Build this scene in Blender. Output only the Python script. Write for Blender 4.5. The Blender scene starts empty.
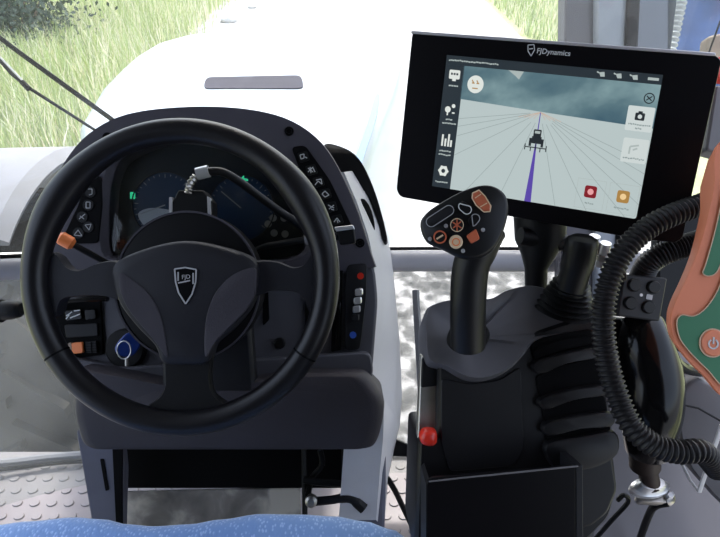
import bpy, bmesh, math, random
from mathutils import Vector, Matrix, noise
random.seed(7)
S = bpy.context.scene
COL = S.collection
# ------------------------------------------------------------ view and frames
F, CX, CY = 560.0, 360.0, 268.5
CAM = Vector((0, 0, 1.2)); PITCH = math.radians(35)
RT = Vector((1, 0, 0)); FW = Vector((0, math.cos(PITCH), -math.sin(PITCH))); UP = Vector((0, math.sin(PITCH), math.cos(PITCH)))
def ray(px, py): return RT*((px-CX)/F) + UP*(-(py-CY)/F) + FW
def V(px, py, d): return CAM + ray(px, py)*d
class Fr:
    """a plane standing in the cab: origin, in-plane axes, outward normal"""
    def __init__(s, o, ex, ey):
        s.o = Vector(o); s.ex = Vector(ex).normalized(); s.ez = s.ex.cross(Vector(ey)).normalized(); s.ey = s.ez.cross(s.ex)
    def hit(s, px, py, z=0):
        r = ray(px, py); o = s.o + s.ez*z
        t = (o-CAM).dot(s.ez)/r.dot(s.ez); p = CAM + r*t - s.o
        return Vector((p.dot(s.ex), p.dot(s.ey), z))
    def w(s, a, b, c=0): return s.o + s.ex*a + s.ey*b + s.ez*c
def facing(px, py, d, yaw=0, tilt=0):
    """plane through a point at distance d, tipped from squarely facing the driver's eye"""
    a, b = math.radians(yaw), math.radians(tilt)
    ex = RT*math.cos(a) + FW*math.sin(a); ey = UP*math.cos(b) + FW*math.sin(b)
    return Fr(V(px, py, d), ex, ey)
def spl(pts, n=6, closed=True):
    P = [Vector(p) for p in pts]; out = []; N = len(P)
    rng = range(N) if closed else range(N-1)
    for i in rng:
        if closed: a, b, c, d = P[i-1], P[i], P[(i+1) % N], P[(i+2) % N]
        else: a, b, c, d = P[max(i-1, 0)], P[i], P[i+1], P[min(i+2, N-1)]
        for k in range(n):
            t = k/n
            out.append(0.5*((2*b) + (c-a)*t + (2*a-5*b+4*c-d)*t*t + (-a+3*b-3*c+d)*t**3))
    if not closed: out.append(P[-1])
    return out
def rnd(pts, r=4, n=4):
    """round the corners of a pixel outline"""
    P = [Vector(p) for p in pts]; out = []
    for i, p in enumerate(P):
        a, b = P[i-1]-p, P[(i+1) % len(P)]-p
        ra, rb = min(r, a.length*.45), min(r, b.length*.45)
        p0, p1 = p+a.normalized()*ra, p+b.normalized()*rb
        for k in range(n+1):
            t = k/n; out.append(p0*(1-t)**2 + p*2*t*(1-t) + p1*t*t)
    return out
def circ(cx, cy, rx, ry=None, n=24, rot=0):
    ry = ry or rx; c, s = math.cos(math.radians(rot)), math.sin(math.radians(rot)); o = []
    for i in range(n):
        a = 2*math.pi*i/n; x, y = rx*math.cos(a), ry*math.sin(a)
        o.append((cx+x*c-y*s, cy+x*s+y*c))
    return o
def capsule(cx, cy, L, W, rot, n=8):
    c, s = math.cos(math.radians(rot)), math.sin(math.radians(rot)); o = []
    for sg in (1, -1):
        for i in range(n+1):
            a = -math.pi/2 + math.pi*i/n
            x = sg*(L/2-W/2 + W/2*math.cos(a)); y = sg*W/2*math.sin(a)
            o.append((cx+x*c-y*s, cy+x*s+y*c))
    return o
# ------------------------------------------------------------ materials
def mat(name, col, rough=.5, metal=0, bump=0, bscale=400, var=0, vscale=8, emit=0, spec=None, coat=0):
    m = bpy.data.materials.new(name); m.use_nodes = True; nt = m.node_tree; b = nt.nodes['Principled BSDF']
    c = (*col, 1); b.inputs['Base Color'].default_value = c; b.inputs['Roughness'].default_value = rough; b.inputs['Metallic'].default_value = metal
    if spec is not None: b.inputs['Specular IOR Level'].default_value = spec
    if coat: b.inputs['Coat Weight'].default_value = coat; b.inputs['Coat Roughness'].default_value = .08
    tc = nt.nodes.new('ShaderNodeTexCoord')
    if emit: b.inputs['Emission Color'].default_value = c; b.inputs['Emission Strength'].default_value = emit
    if var:
        n = nt.nodes.new('ShaderNodeTexNoise'); n.inputs['Scale'].default_value = vscale; n.inputs['Detail'].default_value = 6
        r = nt.nodes.new('ShaderNodeValToRGB'); r.color_ramp.elements[0].position = .3; r.color_ramp.elements[1].position = .7
        r.color_ramp.elements[0].color = (*[x*(1-var) for x in col], 1); r.color_ramp.elements[1].color = (*[min(1, x*(1+var)) for x in col], 1)
        nt.links.new(tc.outputs['Object'], n.inputs['Vector']); nt.links.new(n.outputs['Fac'], r.inputs['Fac']); nt.links.new(r.outputs['Color'], b.inputs['Base Color'])
    if bump:
        n = nt.nodes.new('ShaderNodeTexNoise'); n.inputs['Scale'].default_value = bscale; n.inputs['Detail'].default_value = 3
        p = nt.nodes.new('ShaderNodeBump'); p.inputs['Strength'].default_value = bump; p.inputs['Distance'].default_value = .002
        nt.links.new(tc.outputs['Object'], n.inputs['Vector']); nt.links.new(n.outputs['Fac'], p.inputs['Height']); nt.links.new(p.outputs['Normal'], b.inputs['Normal'])
    return m
M = {}
M['wheel'] = mat('wheel_leather', (0.006, 0.0055, 0.007), .36, bump=.1, bscale=500, spec=.38)
M['hub'] = mat('hub_plastic', (0.012, 0.012, 0.016), .5, bump=.12, bscale=700, spec=.3)
M['hub2'] = mat('motor_black', (0.004, 0.004, 0.005), .45, spec=.2)
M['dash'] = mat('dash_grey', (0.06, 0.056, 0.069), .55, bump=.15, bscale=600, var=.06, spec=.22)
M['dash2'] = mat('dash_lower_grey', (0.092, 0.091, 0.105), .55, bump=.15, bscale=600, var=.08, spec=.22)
M['skirt'] = mat('skirt_grey', (0.046, 0.042, 0.05), .6, bump=.2, bscale=500, var=.08, spec=.2)
M['leg'] = mat('leg_grey', (0.12, 0.12, 0.15), .6, bump=.1, var=.1, spec=.2)
M['pale'] = mat('side_panel_pale', (0.52, 0.51, 0.53), .55, bump=.1, var=.1, vscale=5)
M['black'] = mat('black_plastic', (0.005, 0.005, 0.0055), .5, spec=.22)
M['blackm'] = mat('black_matt', (0.003, 0.003, 0.0035), .85, spec=.1)
M['gloss'] = mat('black_gloss', (0.003, 0.003, 0.0035), .15, spec=.25)
M['joy'] = mat('joystick_black', (0.006, 0.006, 0.007), .42, spec=.3)
M['cons'] = mat('console_black', (0.01, 0.0095, 0.0105), .42, var=.2, vscale=14, spec=.25)
M['constop'] = mat('console_top_grey', (0.1, 0.096, 0.105), .36, var=.1, spec=.4)
M['cluster'] = mat('cluster_face', (0.008, 0.013, 0.022), .3, spec=.2)
M['gauge'] = mat('gauge_blue', (0.014, 0.035, 0.085), .35, spec=.2)
M['white'] = mat('icon_white', (.6, .6, .6), .5)
M['grey'] = mat('icon_grey', (0.3, 0.3, 0.31), .5)
M['reflection'] = mat('reflection_white', (.45, .46, .52), .5)  # white of the reflections painted on the cluster glass
M['greenlamp'] = mat('green_lamp', (.05, .8, .4), .5, emit=.5)
M['silver'] = mat('silver', (.62, .62, .63), .3, .6)
M['chrome'] = mat('chrome', (.60, .60, .62), .3, .45)
M['steel'] = mat('worn_steel', (.42, .40, .37), .4, 1, var=.3, vscale=20)
M['orange'] = mat('orange_plastic', (.78, .2, .05), .4)
M['orange2'] = mat('orange_button', (0.5, 0.12, 0.055), .4)
M['cream'] = mat('cream_button', (.72, .55, .36), .4)
M['red'] = mat('red_plastic', (.65, .03, .015), .3)
M['blue'] = mat('blue_key', (.012, .04, .22), .3)
M['bluedot'] = mat('blue_mark', (.03, .1, .5), .4)
M['rail'] = mat('rail_grey', (0.42, 0.41, 0.44), .45, bump=.05)
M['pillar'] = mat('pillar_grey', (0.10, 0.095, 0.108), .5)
M['doorframe'] = mat('door_frame_grey', (.15, .165, .195), .5)
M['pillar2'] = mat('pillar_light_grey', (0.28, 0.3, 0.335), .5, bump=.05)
M['seal'] = mat('rubber_seal', (0.004, 0.004, 0.005), .6, spec=.2)
M['wall'] = mat('side_wall_grey', (0.13, 0.125, 0.135), .5, var=.12, vscale=4, spec=.2)
M['roof'] = mat('headliner', (.12, .115, .11), .9)
M['hood'] = mat('hood_paint', (0.42, 0.47, 0.52), .3, coat=.3)
M['hoodside'] = mat('hood_shaded_blue', (0.1, 0.2, 0.33), .3)  # hood paint as it looks on the shaded side
M['vent'] = mat('vent_grey', (0.075, 0.072, 0.088), .9, bump=.5, bscale=120, spec=.05)
M['fender'] = mat('fender_pale', (0.2, 0.2, 0.215), .6, var=.08)
M['tyre'] = mat('tyre', (0.03, 0.027, 0.024), .9, bump=.6, bscale=40, var=.4, vscale=10)
M['rimw'] = mat('rim_dusty', (.55, .53, .5), .6)
M['housing'] = mat('display_black', (0.004, 0.0035, 0.0045), .38, spec=.12)
M['bezelrim'] = mat('display_rim_grey', (0.45, 0.43, 0.46), .35, .3)
M['hose'] = mat('hose_black', (0.013, 0.012, 0.013), .42, spec=.3)
M['green'] = mat('device_green', (0.035, 0.17, 0.08), .5)
M['dorange'] = mat('device_orange', (0.72, 0.22, 0.11), .5)
M['doutline'] = mat('device_outline', (.62, .42, .28), .5)
M['brown'] = mat('brown_sleeve', (0.03, 0.02, 0.017), .5, var=.4, vscale=30, spec=.2)
M['boxgrey'] = mat('box_dark_grey', (0.014, 0.014, 0.016), .5, spec=.2)
M['hgrey'] = mat('housing_grey', (0.13, 0.125, 0.13), .42, spec=.3)
M['tie'] = mat('pale_tie', (.5, .49, .48), .4)
M['stone'] = mat('stone', (.55, .53, .5), .9, bump=.5, bscale=10)
M['bluepanel'] = mat('blue_panel', (0.06, 0.11, 0.27), .4, var=.7, vscale=7)
M['brownp'] = mat('brown_dirty', (.3, .22, .16), .7, var=.3)
M['plate'] = None
def ramp_mat(name, stops, scale, rough, detail=8, bump=0, coord='Object', dist=.4):
    m = bpy.data.materials.new(name); m.use_nodes = True; nt = m.node_tree; b = nt.nodes['Principled BSDF']; b.inputs['Roughness'].default_value = rough
    tc = nt.nodes.new('ShaderNodeTexCoord'); n = nt.nodes.new('ShaderNodeTexNoise'); n.inputs['Scale'].default_value = scale; n.inputs['Detail'].default_value = detail; n.inputs['Distortion'].default_value = dist
    r = nt.nodes.new('ShaderNodeValToRGB')
    while len(r.color_ramp.elements) < len(stops): r.color_ramp.elements.new(.5)
    for e, (p, c) in zip(r.color_ramp.elements, stops): e.position = p; e.color = (*c, 1)
    nt.links.new(tc.outputs[coord], n.inputs['Vector']); nt.links.new(n.outputs['Fac'], r.inputs['Fac']); nt.links.new(r.outputs['Color'], b.inputs['Base Color'])
    if bump:
        p = nt.nodes.new('ShaderNodeBump'); p.inputs['Strength'].default_value = bump; nt.links.new(n.outputs['Fac'], p.inputs['Height']); nt.links.new(p.outputs['Normal'], b.inputs['Normal'])
    return m
M['plate'] = ramp_mat('worn_plate', [(.35, (.16, .145, .13)), (.5, (.26, .235, .21)), (.65, (.60, .55, .47))], 16, .5)
M['path'] = ramp_mat('sandy_track', [(.3, (.26, .25, .24)), (.5, (.42, .41, .40)), (.75, (.55, .54, .53))], 3, .95, 10, .3)
M['field'] = ramp_mat('grassy_ground', [(.3, (.22, .27, .12)), (.5, (.34, .37, .19)), (.72, (.40, .37, .25))], 1.3, .95, 8, .4)
M['gravelshade'] = ramp_mat('shaded_gravel', [(.36, (.03, .03, .03)), (.5, (.12, .115, .11)), (.68, (.5, .48, .47))], 9, .95, 10, .5)  # gravel tones with the shade under the tractor mixed in
M['floor'] = ramp_mat('floor_mat', [(.3, (.19, .175, .18)), (.55, (.235, .218, .224)), (.8, (.285, .268, .27))], 6, .55, 8)
def fabric():
    m = bpy.data.materials.new('blue_seat_fabric'); m.use_nodes = True; nt = m.node_tree; b = nt.nodes['Principled BSDF']; b.inputs['Roughness'].default_value = .9
    b.inputs['Sheen Weight'].default_value = .4
    tc = nt.nodes.new('ShaderNodeTexCoord'); mp = nt.nodes.new('ShaderNodeMapping'); mp.inputs['Scale'].default_value = (1, .6, .6); mp.inputs['Rotation'].default_value = (0, 0, .6)
    v = nt.nodes.new('ShaderNodeTexVoronoi'); v.inputs['Scale'].default_value = 260
    r = nt.nodes.new('ShaderNodeValToRGB'); r.color_ramp.elements[0].position = .22; r.color_ramp.elements[1].position = .4
    r.color_ramp.elements[0].color = (.34, .5, .8, 1); r.color_ramp.elements[1].color = (.18, .32, .63, 1)
    nt.links.new(tc.outputs['Object'], mp.inputs['Vector']); nt.links.new(mp.outputs['Vector'], v.inputs['Vector']); nt.links.new(v.outputs['Distance'], r.inputs['Fac']); nt.links.new(r.outputs['Color'], b.inputs['Base Color'])
    p = nt.nodes.new('ShaderNodeBump'); p.inputs['Strength'].default_value = .4; p.inputs['Distance'].default_value = .002; nt.links.new(v.outputs['Distance'], p.inputs['Height']); nt.links.new(p.outputs['Normal'], b.inputs['Normal'])
    return m
M['fabric'] = fabric()
def glass(name, dirt, dscale=4):
    m = bpy.data.materials.new(name); m.use_nodes = True; nt = m.node_tree; nt.nodes.clear()
    o = nt.nodes.new('ShaderNodeOutputMaterial'); t = nt.nodes.new('ShaderNodeBsdfTransparent'); t.inputs['Color'].default_value = (.96, .98, .97, 1)
    g = nt.nodes.new('ShaderNodeBsdfGlossy'); g.inputs['Roughness'].default_value = .02; lw = nt.nodes.new('ShaderNodeFresnel'); lw.inputs['IOR'].default_value = 1.3
    mx = nt.nodes.new('ShaderNodeMixShader'); nt.links.new(lw.outputs[0], mx.inputs[0]); nt.links.new(t.outputs[0], mx.inputs[1]); nt.links.new(g.outputs[0], mx.inputs[2])
    d = nt.nodes.new('ShaderNodeBsdfDiffuse'); d.inputs['Color'].default_value = (.75, .74, .72, 1); tl = nt.nodes.new('ShaderNodeBsdfTranslucent'); tl.inputs['Color'].default_value = (.75, .74, .72, 1)
    ad = nt.nodes.new('ShaderNodeMixShader'); nt.links.new(d.outputs[0], ad.inputs[1]); nt.links.new(tl.outputs[0], ad.inputs[2])
    n = nt.nodes.new('ShaderNodeTexNoise'); n.inputs['Scale'].default_value = dscale; n.inputs['Detail'].default_value = 8; tc = nt.nodes.new('ShaderNodeTexCoord'); nt.links.new(tc.outputs['Object'], n.inputs['Vector'])
    mr = nt.nodes.new('ShaderNodeMapRange'); mr.inputs['From Min'].default_value = .3; mr.inputs['From Max'].default_value = .75; mr.inputs['To Min'].default_value = dirt*.4; mr.inputs['To Max'].default_value = dirt*1.6
    nt.links.new(n.outputs['Fac'], mr.inputs['Value'])
    m2 = nt.nodes.new('ShaderNodeMixShader'); nt.links.new(mr.outputs[0], m2.inputs[0]); nt.links.new(mx.outputs[0], m2.inputs[1]); nt.links.new(ad.outputs[0], m2.inputs[2]); nt.links.new(m2.outputs[0], o.inputs[0])
    return m
M['glass'] = glass('windscreen_glass', .03); M['dirtyglass'] = glass('dusty_glass', .14)
M['lens'] = glass('cluster_lens', .004)
def scr(name, col, s=1.0):
    m = mat(name, col, .35); b = m.node_tree.nodes['Principled BSDF']; b.inputs['Base Color'].default_value = (.01, .01, .01, 1); b.inputs['Emission Color'].default_value = (*col, 1); b.inputs['Emission Strength'].default_value = s; return m
M['s_field'] = scr('screen_field', (.47, .55, .55)); M['s_bar'] = scr('screen_toolbar', (.018, .027, .035)); M['s_white'] = scr('screen_white', (.72, .76, .72))
M['s_card'] = scr('screen_card', (.60, .66, .65)); M['s_line'] = scr('screen_line', (.27, .33, .33)); M['s_purple'] = scr('screen_purple', (.10, .06, .38))
M['s_dark'] = scr('screen_dark', (.015, .02, .025)); M['s_red'] = scr('screen_red', (.22, .012, .02)); M['s_pink'] = scr('screen_pink', (.8, .35, .36)); M['s_tan'] = scr('screen_tan', (.40, .22, .06)); M['s_cream'] = scr('screen_cream', (.85, .6, .3)); M['s_pale'] = scr('screen_faint', (.40, .46, .45)); M['s_orange'] = scr('screen_far_line', (.55, .42, .34))
def skymat():
    m = bpy.data.materials.new('screen_sky'); m.use_nodes = True; nt = m.node_tree; b = nt.nodes['Principled BSDF']; b.inputs['Base Color'].default_value = (.01, .01, .01, 1); b.inputs['Roughness'].default_value = .35
    tc = nt.nodes.new('ShaderNodeTexCoord'); mp = nt.nodes.new('ShaderNodeMapping'); mp.inputs['Scale'].default_value = (.7, 1.6, 1); n = nt.nodes.new('ShaderNodeTexNoise'); n.inputs['Scale'].default_value = 22; n.inputs['Detail'].default_value = 4
    r = nt.nodes.new('ShaderNodeValToRGB')
    r.color_ramp.elements.new(.5)
    for e, (p, c) in zip(r.color_ramp.elements, [(.32, (.05, .11, .15)), (.5, (.10, .18, .21)), (.72, (.24, .36, .38))]): e.position = p; e.color = (*c, 1)
    nt.links.new(tc.outputs['Object'], mp.inputs['Vector']); nt.links.new(mp.outputs[0], n.inputs['Vector']); nt.links.new(n.outputs['Fac'], r.inputs['Fac']); nt.links.new(r.outputs['Color'], b.inputs['Emission Color']); b.inputs['Emission Strength'].default_value = 1
    return m
M['s_sky'] = skymat()
# ------------------------------------------------------------ objects
def thing(name, label, cat, loc, group=None):
    o = bpy.data.objects.new(name, None); COL.objects.link(o); o.location = loc; o.empty_display_size = .02
    o['label'] = label; o['category'] = cat
    if group: o['group'] = group
    return o
def wloc(o):
    p = Vector((0, 0, 0))
    while o: p += o.location; o = o.parent
    return p
def obj(name, bm, m, parent=None, label=None, cat=None, group=None, kind=None, bevel=0, seg=2, smooth=True, angle=35, origin=None):
    bmesh.ops.remove_doubles(bm, verts=bm.verts, dist=1e-6); bmesh.ops.recalc_face_normals(bm, faces=bm.faces)
    vs = [v.co for v in bm.verts]
    c = Vector(origin) if origin is not None else Vector([(min(v[i] for v in vs)+max(v[i] for v in vs))/2 for i in range(3)])
    bmesh.ops.translate(bm, verts=bm.verts, vec=-c)
    me = bpy.data.meshes.new(name); bm.to_mesh(me); bm.free()
    if smooth:
        me.shade_smooth(); me.set_sharp_from_angle(angle=math.radians(angle))
    o = bpy.data.objects.new(name, me); COL.objects.link(o)
    for mm in (m if isinstance(m, (list, tuple)) else [m]): me.materials.append(mm)
    if parent: o.parent = parent; o.location = c - wloc(parent)
    else: o.location = c
    if bevel:
        b = o.modifiers.new('edge', 'BEVEL'); b.width = bevel; b.segments = seg; b.limit_method = 'ANGLE'; b.angle_limit = math.radians(40)
    if label: o['label'] = label
    if cat: o['category'] = cat
    if group: o['group'] = group
    if kind: o['kind'] = kind
    return o
def prism(bm, fr, pts, t, z=0, taper=1.0):
    """solid: outline on plane fr raised z, going back t"""
    A = [fr.hit(p[0], p[1], z) for p in pts]; c = sum(A, Vector())/len(A)
    f_ = [bm.verts.new(fr.w(*a)) for a in A]
    b_ = [bm.verts.new(fr.w(c.x+(a.x-c.x)*taper, c.y+(a.y-c.y)*taper, z-t)) for a in A]
    n = len(A)
    try: bm.faces.new(f_); bm.faces.new(b_[::-1])
    except ValueError: pass
    for i in range(n): bm.faces.new((f_[i], b_[i], b_[(i+1) % n], f_[(i+1) % n]))
    return bm
def dome(bm, fr, pts, prof, z=0):
    """stack of scaled outlines: prof = [(scale, height)...] back to front, closed at both ends"""
    A = [fr.hit(p[0], p[1], z) for p in pts]; c = sum(A, Vector())/len(A); n = len(A); rings = []
    for s, h in prof: rings.append([bm.verts.new(fr.w(c.x+(a.x-c.x)*s, c.y+(a.y-c.y)*s, z+h)) for a in A])
    for r0, r1 in zip(rings, rings[1:]):
        for i in range(n): bm.faces.new((r0[i], r0[(i+1) % n], r1[(i+1) % n], r1[i]))
    bm.faces.new(rings[0][::-1]); bm.faces.new(rings[-1])
    return bm
def edged(t, r, k=.04):
    """profile of a slab of thickness t with its front edge rounded over"""
    return [(1, -t), (1, -r), (1-k*.12, -r*.45), (1-k*.4, -r*.12), (1-k, 0)]
def ring(bm, fr, outer, inner, t, z=0, zin=None):
    zin = z if zin is None else zin
    n = len(outer); assert n == len(inner)
    def mk(P, zz, dz): return [bm.verts.new(fr.w(*(fr.hit(p[0], p[1], zz)+Vector((0, 0, dz))))) for p in P]
    a, b, c, d = mk(outer, z, 0), mk(inner, zin, 0), mk(inner, zin, -t), mk(outer, z, -t)
    for P, Q in ((a, b), (b, c), (c, d), (d, a)):
        for i in range(n): bm.faces.new((P[i], P[(i+1) % n], Q[(i+1) % n], Q[i]))
    return bm
def resample(pts, n):
    P = [Vector(p) for p in pts]; L = [0]
    for i in range(len(P)): L.append(L[-1]+(P[(i+1) % len(P)]-P[i]).length)
    out = []
    for k in range(n):
        t = L[-1]*k/n; i = max(j for j in range(len(P)) if L[j] <= t+1e-9)
        u = (t-L[i])/max(L[i+1]-L[i], 1e-9); out.append(P[i].lerp(P[(i+1) % len(P)], u))
    return out
def tube(bm, pts, r, sides=12, caps=True, closed=False, flat=1.0):
    P = [Vector(p) for p in pts]; n = len(P); rr = r if isinstance(r, (list, tuple)) else [r]*n
    T = [((P[(i+1) % n] if closed else P[min(i+1, n-1)])-(P[i-1] if (closed or i) else P[0])).normalized() for i in range(n)]
    up = Vector((0, 0, 1)) if abs(T[0].z) < .9 else Vector((1, 0, 0)); N = (up-T[0]*up.dot(T[0])).normalized(); rings = []
    for i in range(n):
        N = (N-T[i]*N.dot(T[i])).normalized(); B = T[i].cross(N)
        rings.append([bm.verts.new(P[i]+(N*math.cos(2*math.pi*k/sides)+B*math.sin(2*math.pi*k/sides)*flat)*rr[i]) for k in range(sides)])
    for i in range(n if closed else n-1):
        a, b = rings[i], rings[(i+1) % n]
        for k in range(sides): bm.faces.new((a[k], a[(k+1) % sides], b[(k+1) % sides], b[k]))
    if caps and not closed: bm.faces.new(rings[0][::-1]); bm.faces.new(rings[-1])
    return bm
def box(bm, lo, hi):
    x = [(lo[0], hi[0])[i & 1] for i in range(8)]; v = [bm.verts.new(((lo[0], hi[0])[i & 1], (lo[1], hi[1])[(i >> 1) & 1], (lo[2], hi[2])[i >> 2])) for i in range(8)]
    for f in ((0, 1, 3, 2), (4, 6, 7, 5), (0, 4, 5, 1), (2, 3, 7, 6), (0, 2, 6, 4), (1, 5, 7, 3)): bm.faces.new([v[i] for i in f])
    return bm
def B(): return bmesh.new()
def slab(name, fr, pts, t, m, parent, z=0, bevel=0, taper=1.0, **k): return obj(name, prism(B(), fr, pts, t, z, taper), m, parent, bevel=bevel, **k)
def pad(name, fr, pts, prof, m, parent, z=0, **k): return obj(name, dome(B(), fr, pts, prof, z), m, parent, **k)
def text(name, s, fr, px, py, size, m, parent, ang=0, z=0, shear=0, bold=0, label=None):
    cu = bpy.data.curves.new(name, 'FONT'); cu.body = s; cu.size = 1; cu.align_x = 'CENTER'; cu.align_y = 'CENTER'; cu.shear = shear; cu.offset = bold; cu.extrude = .01; cu.resolution_u = 3
    o = bpy.data.objects.new(name, cu); COL.objects.link(o); dg = bpy.context.evaluated_depsgraph_get(); me = bpy.data.meshes.new_from_object(o.evaluated_get(dg)); COL.objects.unlink(o); bpy.data.objects.remove(o)
    bm = B(); bm.from_mesh(me); bpy.data.meshes.remove(me)
    c = fr.hit(px, py, z); q = fr.hit(px+1, py, z); k = size*(q-c).length
    ca, sa = math.cos(math.radians(ang)), math.sin(math.radians(ang))
    for v in bm.verts:
        x, y, zz = v.co*k; v.co = fr.w(c.x+x*ca-y*sa, c.y+x*sa+y*ca, z+zz)
    r = obj(name, bm, m, parent, smooth=False)
    if label: r['label'] = label
    return r
def strokes(bm, fr, lines, w, z=0, t=.0004):
    """thin raised strokes between pixel points, w wide in pixels"""
    for a, b in lines:
        a, b = Vector(a), Vector(b); d = (b-a).normalized(); n = Vector((-d.y, d.x))*w/2
        prism(bm, fr, [a+n, b+n, b-n, a-n], t, z)
    return bm
def poly(*p): return [(p[i], p[(i+1) % len(p)]) for i in range(len(p))]

# ============================================================ SETTING
cabx0, cabx1, wy = -.92, .50, 1.0
# floor with raised studs, all one mat
bm = box(B(), (cabx0, -1.3, -.03), (cabx1, .90, 0))
for i in range(38):
    for j in range(13):
        x = -.90+i*.040+(j % 2)*.020; y = .46+j*.033
        if y > .86 or (-.42 < x < .03) or x > .2: continue
        r0 = [bm.verts.new((x+.0125*math.cos(a*math.pi/5)+.0, y+.0095*math.sin(a*math.pi/5), 0)) for a in range(10)]
        r1 = [bm.verts.new((x+.011*math.cos(a*math.pi/5), y+.008*math.sin(a*math.pi/5), .003)) for a in range(10)]
        for k in range(10): bm.faces.new((r0[k], r0[(k+1) % 10], r1[(k+1) % 10], r1[k]))
        bm.faces.new(r1)
obj('floor', bm, M['floor'], kind='structure')
bm = box(B(), (cabx0-.1, -1.3, 1.72), (cabx1+.1, 1.42, 1.80))
obj('ceiling', bm, M['roof'], kind='structure')
# front rail across the windscreen, bending towards the driver at the left
pts = [V(-160, 279, .86), V(-60, 273, .95), V(40, 268, 1.03), V(160, 264, 1.06), V(300, 262, 1.06), V(460, 261, 1.06), V(600, 262, 1.06), V(640, 263, 1.04)]
obj('trim_1', tube(B(), spl(pts, 6, False), .020, 14), M['rail'], kind='structure')
seal = [p+UP*.024+FW*.004 for p in spl(pts, 6, False)]
obj('trim_2', tube(B(), seal, .0035, 8), M['seal'], kind='structure')
# windscreen pane above the rail and dusty pane below it, following the same curve
def pane(rail, dz0, dz1, dy0=0, dy1=0, th=.005):
    bm = B(); a = []; 
    for p in rail:
        a.append([bm.verts.new(p+Vector((0, dy0, dz0))), bm.verts.new(p+Vector((0, dy1, dz1))), bm.verts.new(p+Vector((0, dy1+th, dz1))), bm.verts.new(p+Vector((0, dy0+th, dz0)))])
    for u, v in zip(a, a[1:]):
        for k in range(4): bm.faces.new((u[k], u[(k+1) % 4], v[(k+1) % 4], v[k]))
    bm.faces.new(a[0]); bm.faces.new(a[-1][::-1]); return bm
rl = spl(pts, 3, False)
obj('window_1', pane(rl, .02, 1.2, .02, -.02), M['glass'], kind='structure')
obj('window_2', pane(rl, -.50, -.018, -.11, .0), M['dirtyglass'], kind='structure')
# sill along the front edge of the floor
obj('trim_3', tube(B(), spl([V(-160, 482, 1.30), V(0, 469, 1.36), V(80, 461, 1.385), V(240, 455, 1.40), V(430, 452, 1.41), V(640, 452, 1.41)], 5, False), .006, 8), M['seal'], kind='structure')
obj('trim_4', tube(B(), spl([V(-160, 474, 1.32), V(0, 463, 1.38), V(80, 455, 1.405), V(240, 449, 1.42), V(430, 446, 1.43), V(640, 446, 1.43)], 5, False), .010, 8), M['fender'], kind='structure')
# right corner pillar: two faces, rubber seal, door frame
pf = facing(600, 20, 1.0)
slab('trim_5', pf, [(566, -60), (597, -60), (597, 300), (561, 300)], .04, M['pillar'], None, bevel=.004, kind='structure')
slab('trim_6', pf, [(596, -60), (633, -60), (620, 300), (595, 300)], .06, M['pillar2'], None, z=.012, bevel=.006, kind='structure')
slab('trim_7', pf, [(631, -60), (644, -60), (626, 300), (615, 300)], .03, M['seal'], None, z=.02, bevel=.004, kind='structure')
slab('window_3', facing(690, 20, 1.02, yaw=-25), [(640, -60), (800, -90), (800, 250), (622, 250)], .005, M['glass'], None, kind='structure')
slab('trim_8', facing(660, 20, 1.035), [(643, -60), (684, -60), (662, 120), (630, 120)], .01, M['doorframe'], None, kind='structure')
# side wall of the cab under the right window
bm = box(B(), (.44, .05, -.03), (.50, .9, .42)); obj('wall_right', bm, M['wall'], kind='structure', bevel=.01)
obj('rear_light_blocker', box(B(), (cabx0, -1.28, 0), (cabx1, -1.22, 1.72)), M['roof'], kind='structure')  # solid unseen wall added to cut the light from behind
obj('left_light_blocker', box(B(), (cabx0-.06, -1.28, 0), (cabx0, -.35, 1.72)), M['roof'], kind='structure')  # unseen blocker added against light from the rear left
obj('right_light_blocker', box(B(), (cabx1, -1.28, 0), (cabx1+.06, -.35, 1.72)), M['roof'], kind='structure')  # unseen blocker added against light from the rear right
# world ground: track with grass either side
gz = -1.25
bm = box(B(), (-3.25, -3, gz-.05), (3.0, 40, gz)); obj('path', bm, M['path'], kind='structure')
bm = B(); box(bm, (-30, -3, gz-.06), (-3.25, 40, gz-.01)); box(bm, (3.0, -3, gz-.06), (30, 40, gz-.01)); obj('field', bm, M['field'], kind='structure')
bm = box(B(), (-3.4, .2, gz-.04), (1.8, 3.6, gz+.012)); obj('shaded_gravel_ground', bm, M['gravelshade'], kind='structure')  # gravel patch, its colour darkened for the shade under the tractor

# ============================================================ OUTSIDE
def blades(bm, n, area, hmin, hmax, mats, wd=.012):
    for _ in range(n):
        x, y = area(); h = random.uniform(hmin, hmax); a = random.uniform(0, math.pi); w = wd*random.uniform(.6, 1.4)
        lx, ly = random.gauss(0, .22)*h, random.gauss(0, .22)*h; dx, dy = math.cos(a)*w, math.sin(a)*w
        v = [bm.verts.new((x-dx, y-dy, gz)), bm.verts.new((x+dx, y+dy, gz)), bm.verts.new((x+dx*.6+lx*.4, y+dy*.6+ly*.4, gz+h*.6)), bm.verts.new((x-dx*.6+lx*.4, y-dy*.6+ly*.4, gz+h*.6)), bm.verts.new((x+lx, y+ly, gz+h))]
        f = bm.faces.new(v[:4]); g = bm.faces.new((v[3], v[2], v[4])); k = random.choices(range(mats), [4, 4, 4][:mats])[0]; f.material_index = g.material_index = k
GR = [mat('grass_green', (.37, .43, .22), .8, var=.2, vscale=1.2), mat('grass_straw', (.85, .78, .60), .8), mat('grass_light', (.50, .58, .27), .8)]
def grass_spot():
    while True:
        y = 4+13*random.random()**1.2; x = random.uniform(-1.15*y-.2, -3.1+random.gauss(0, .15))
        if not (-6.9 < x < -5.6 and 9.7 < y < 10.9): return x, y
bm = B(); blades(bm, 42000, grass_spot, .2, .6, 3, .008)
obj('roadside_grass', bm, GR, None, 'tall yellow-green grass growing along the left side of the pale track', 'grass', kind='stuff', smooth=False)
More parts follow.
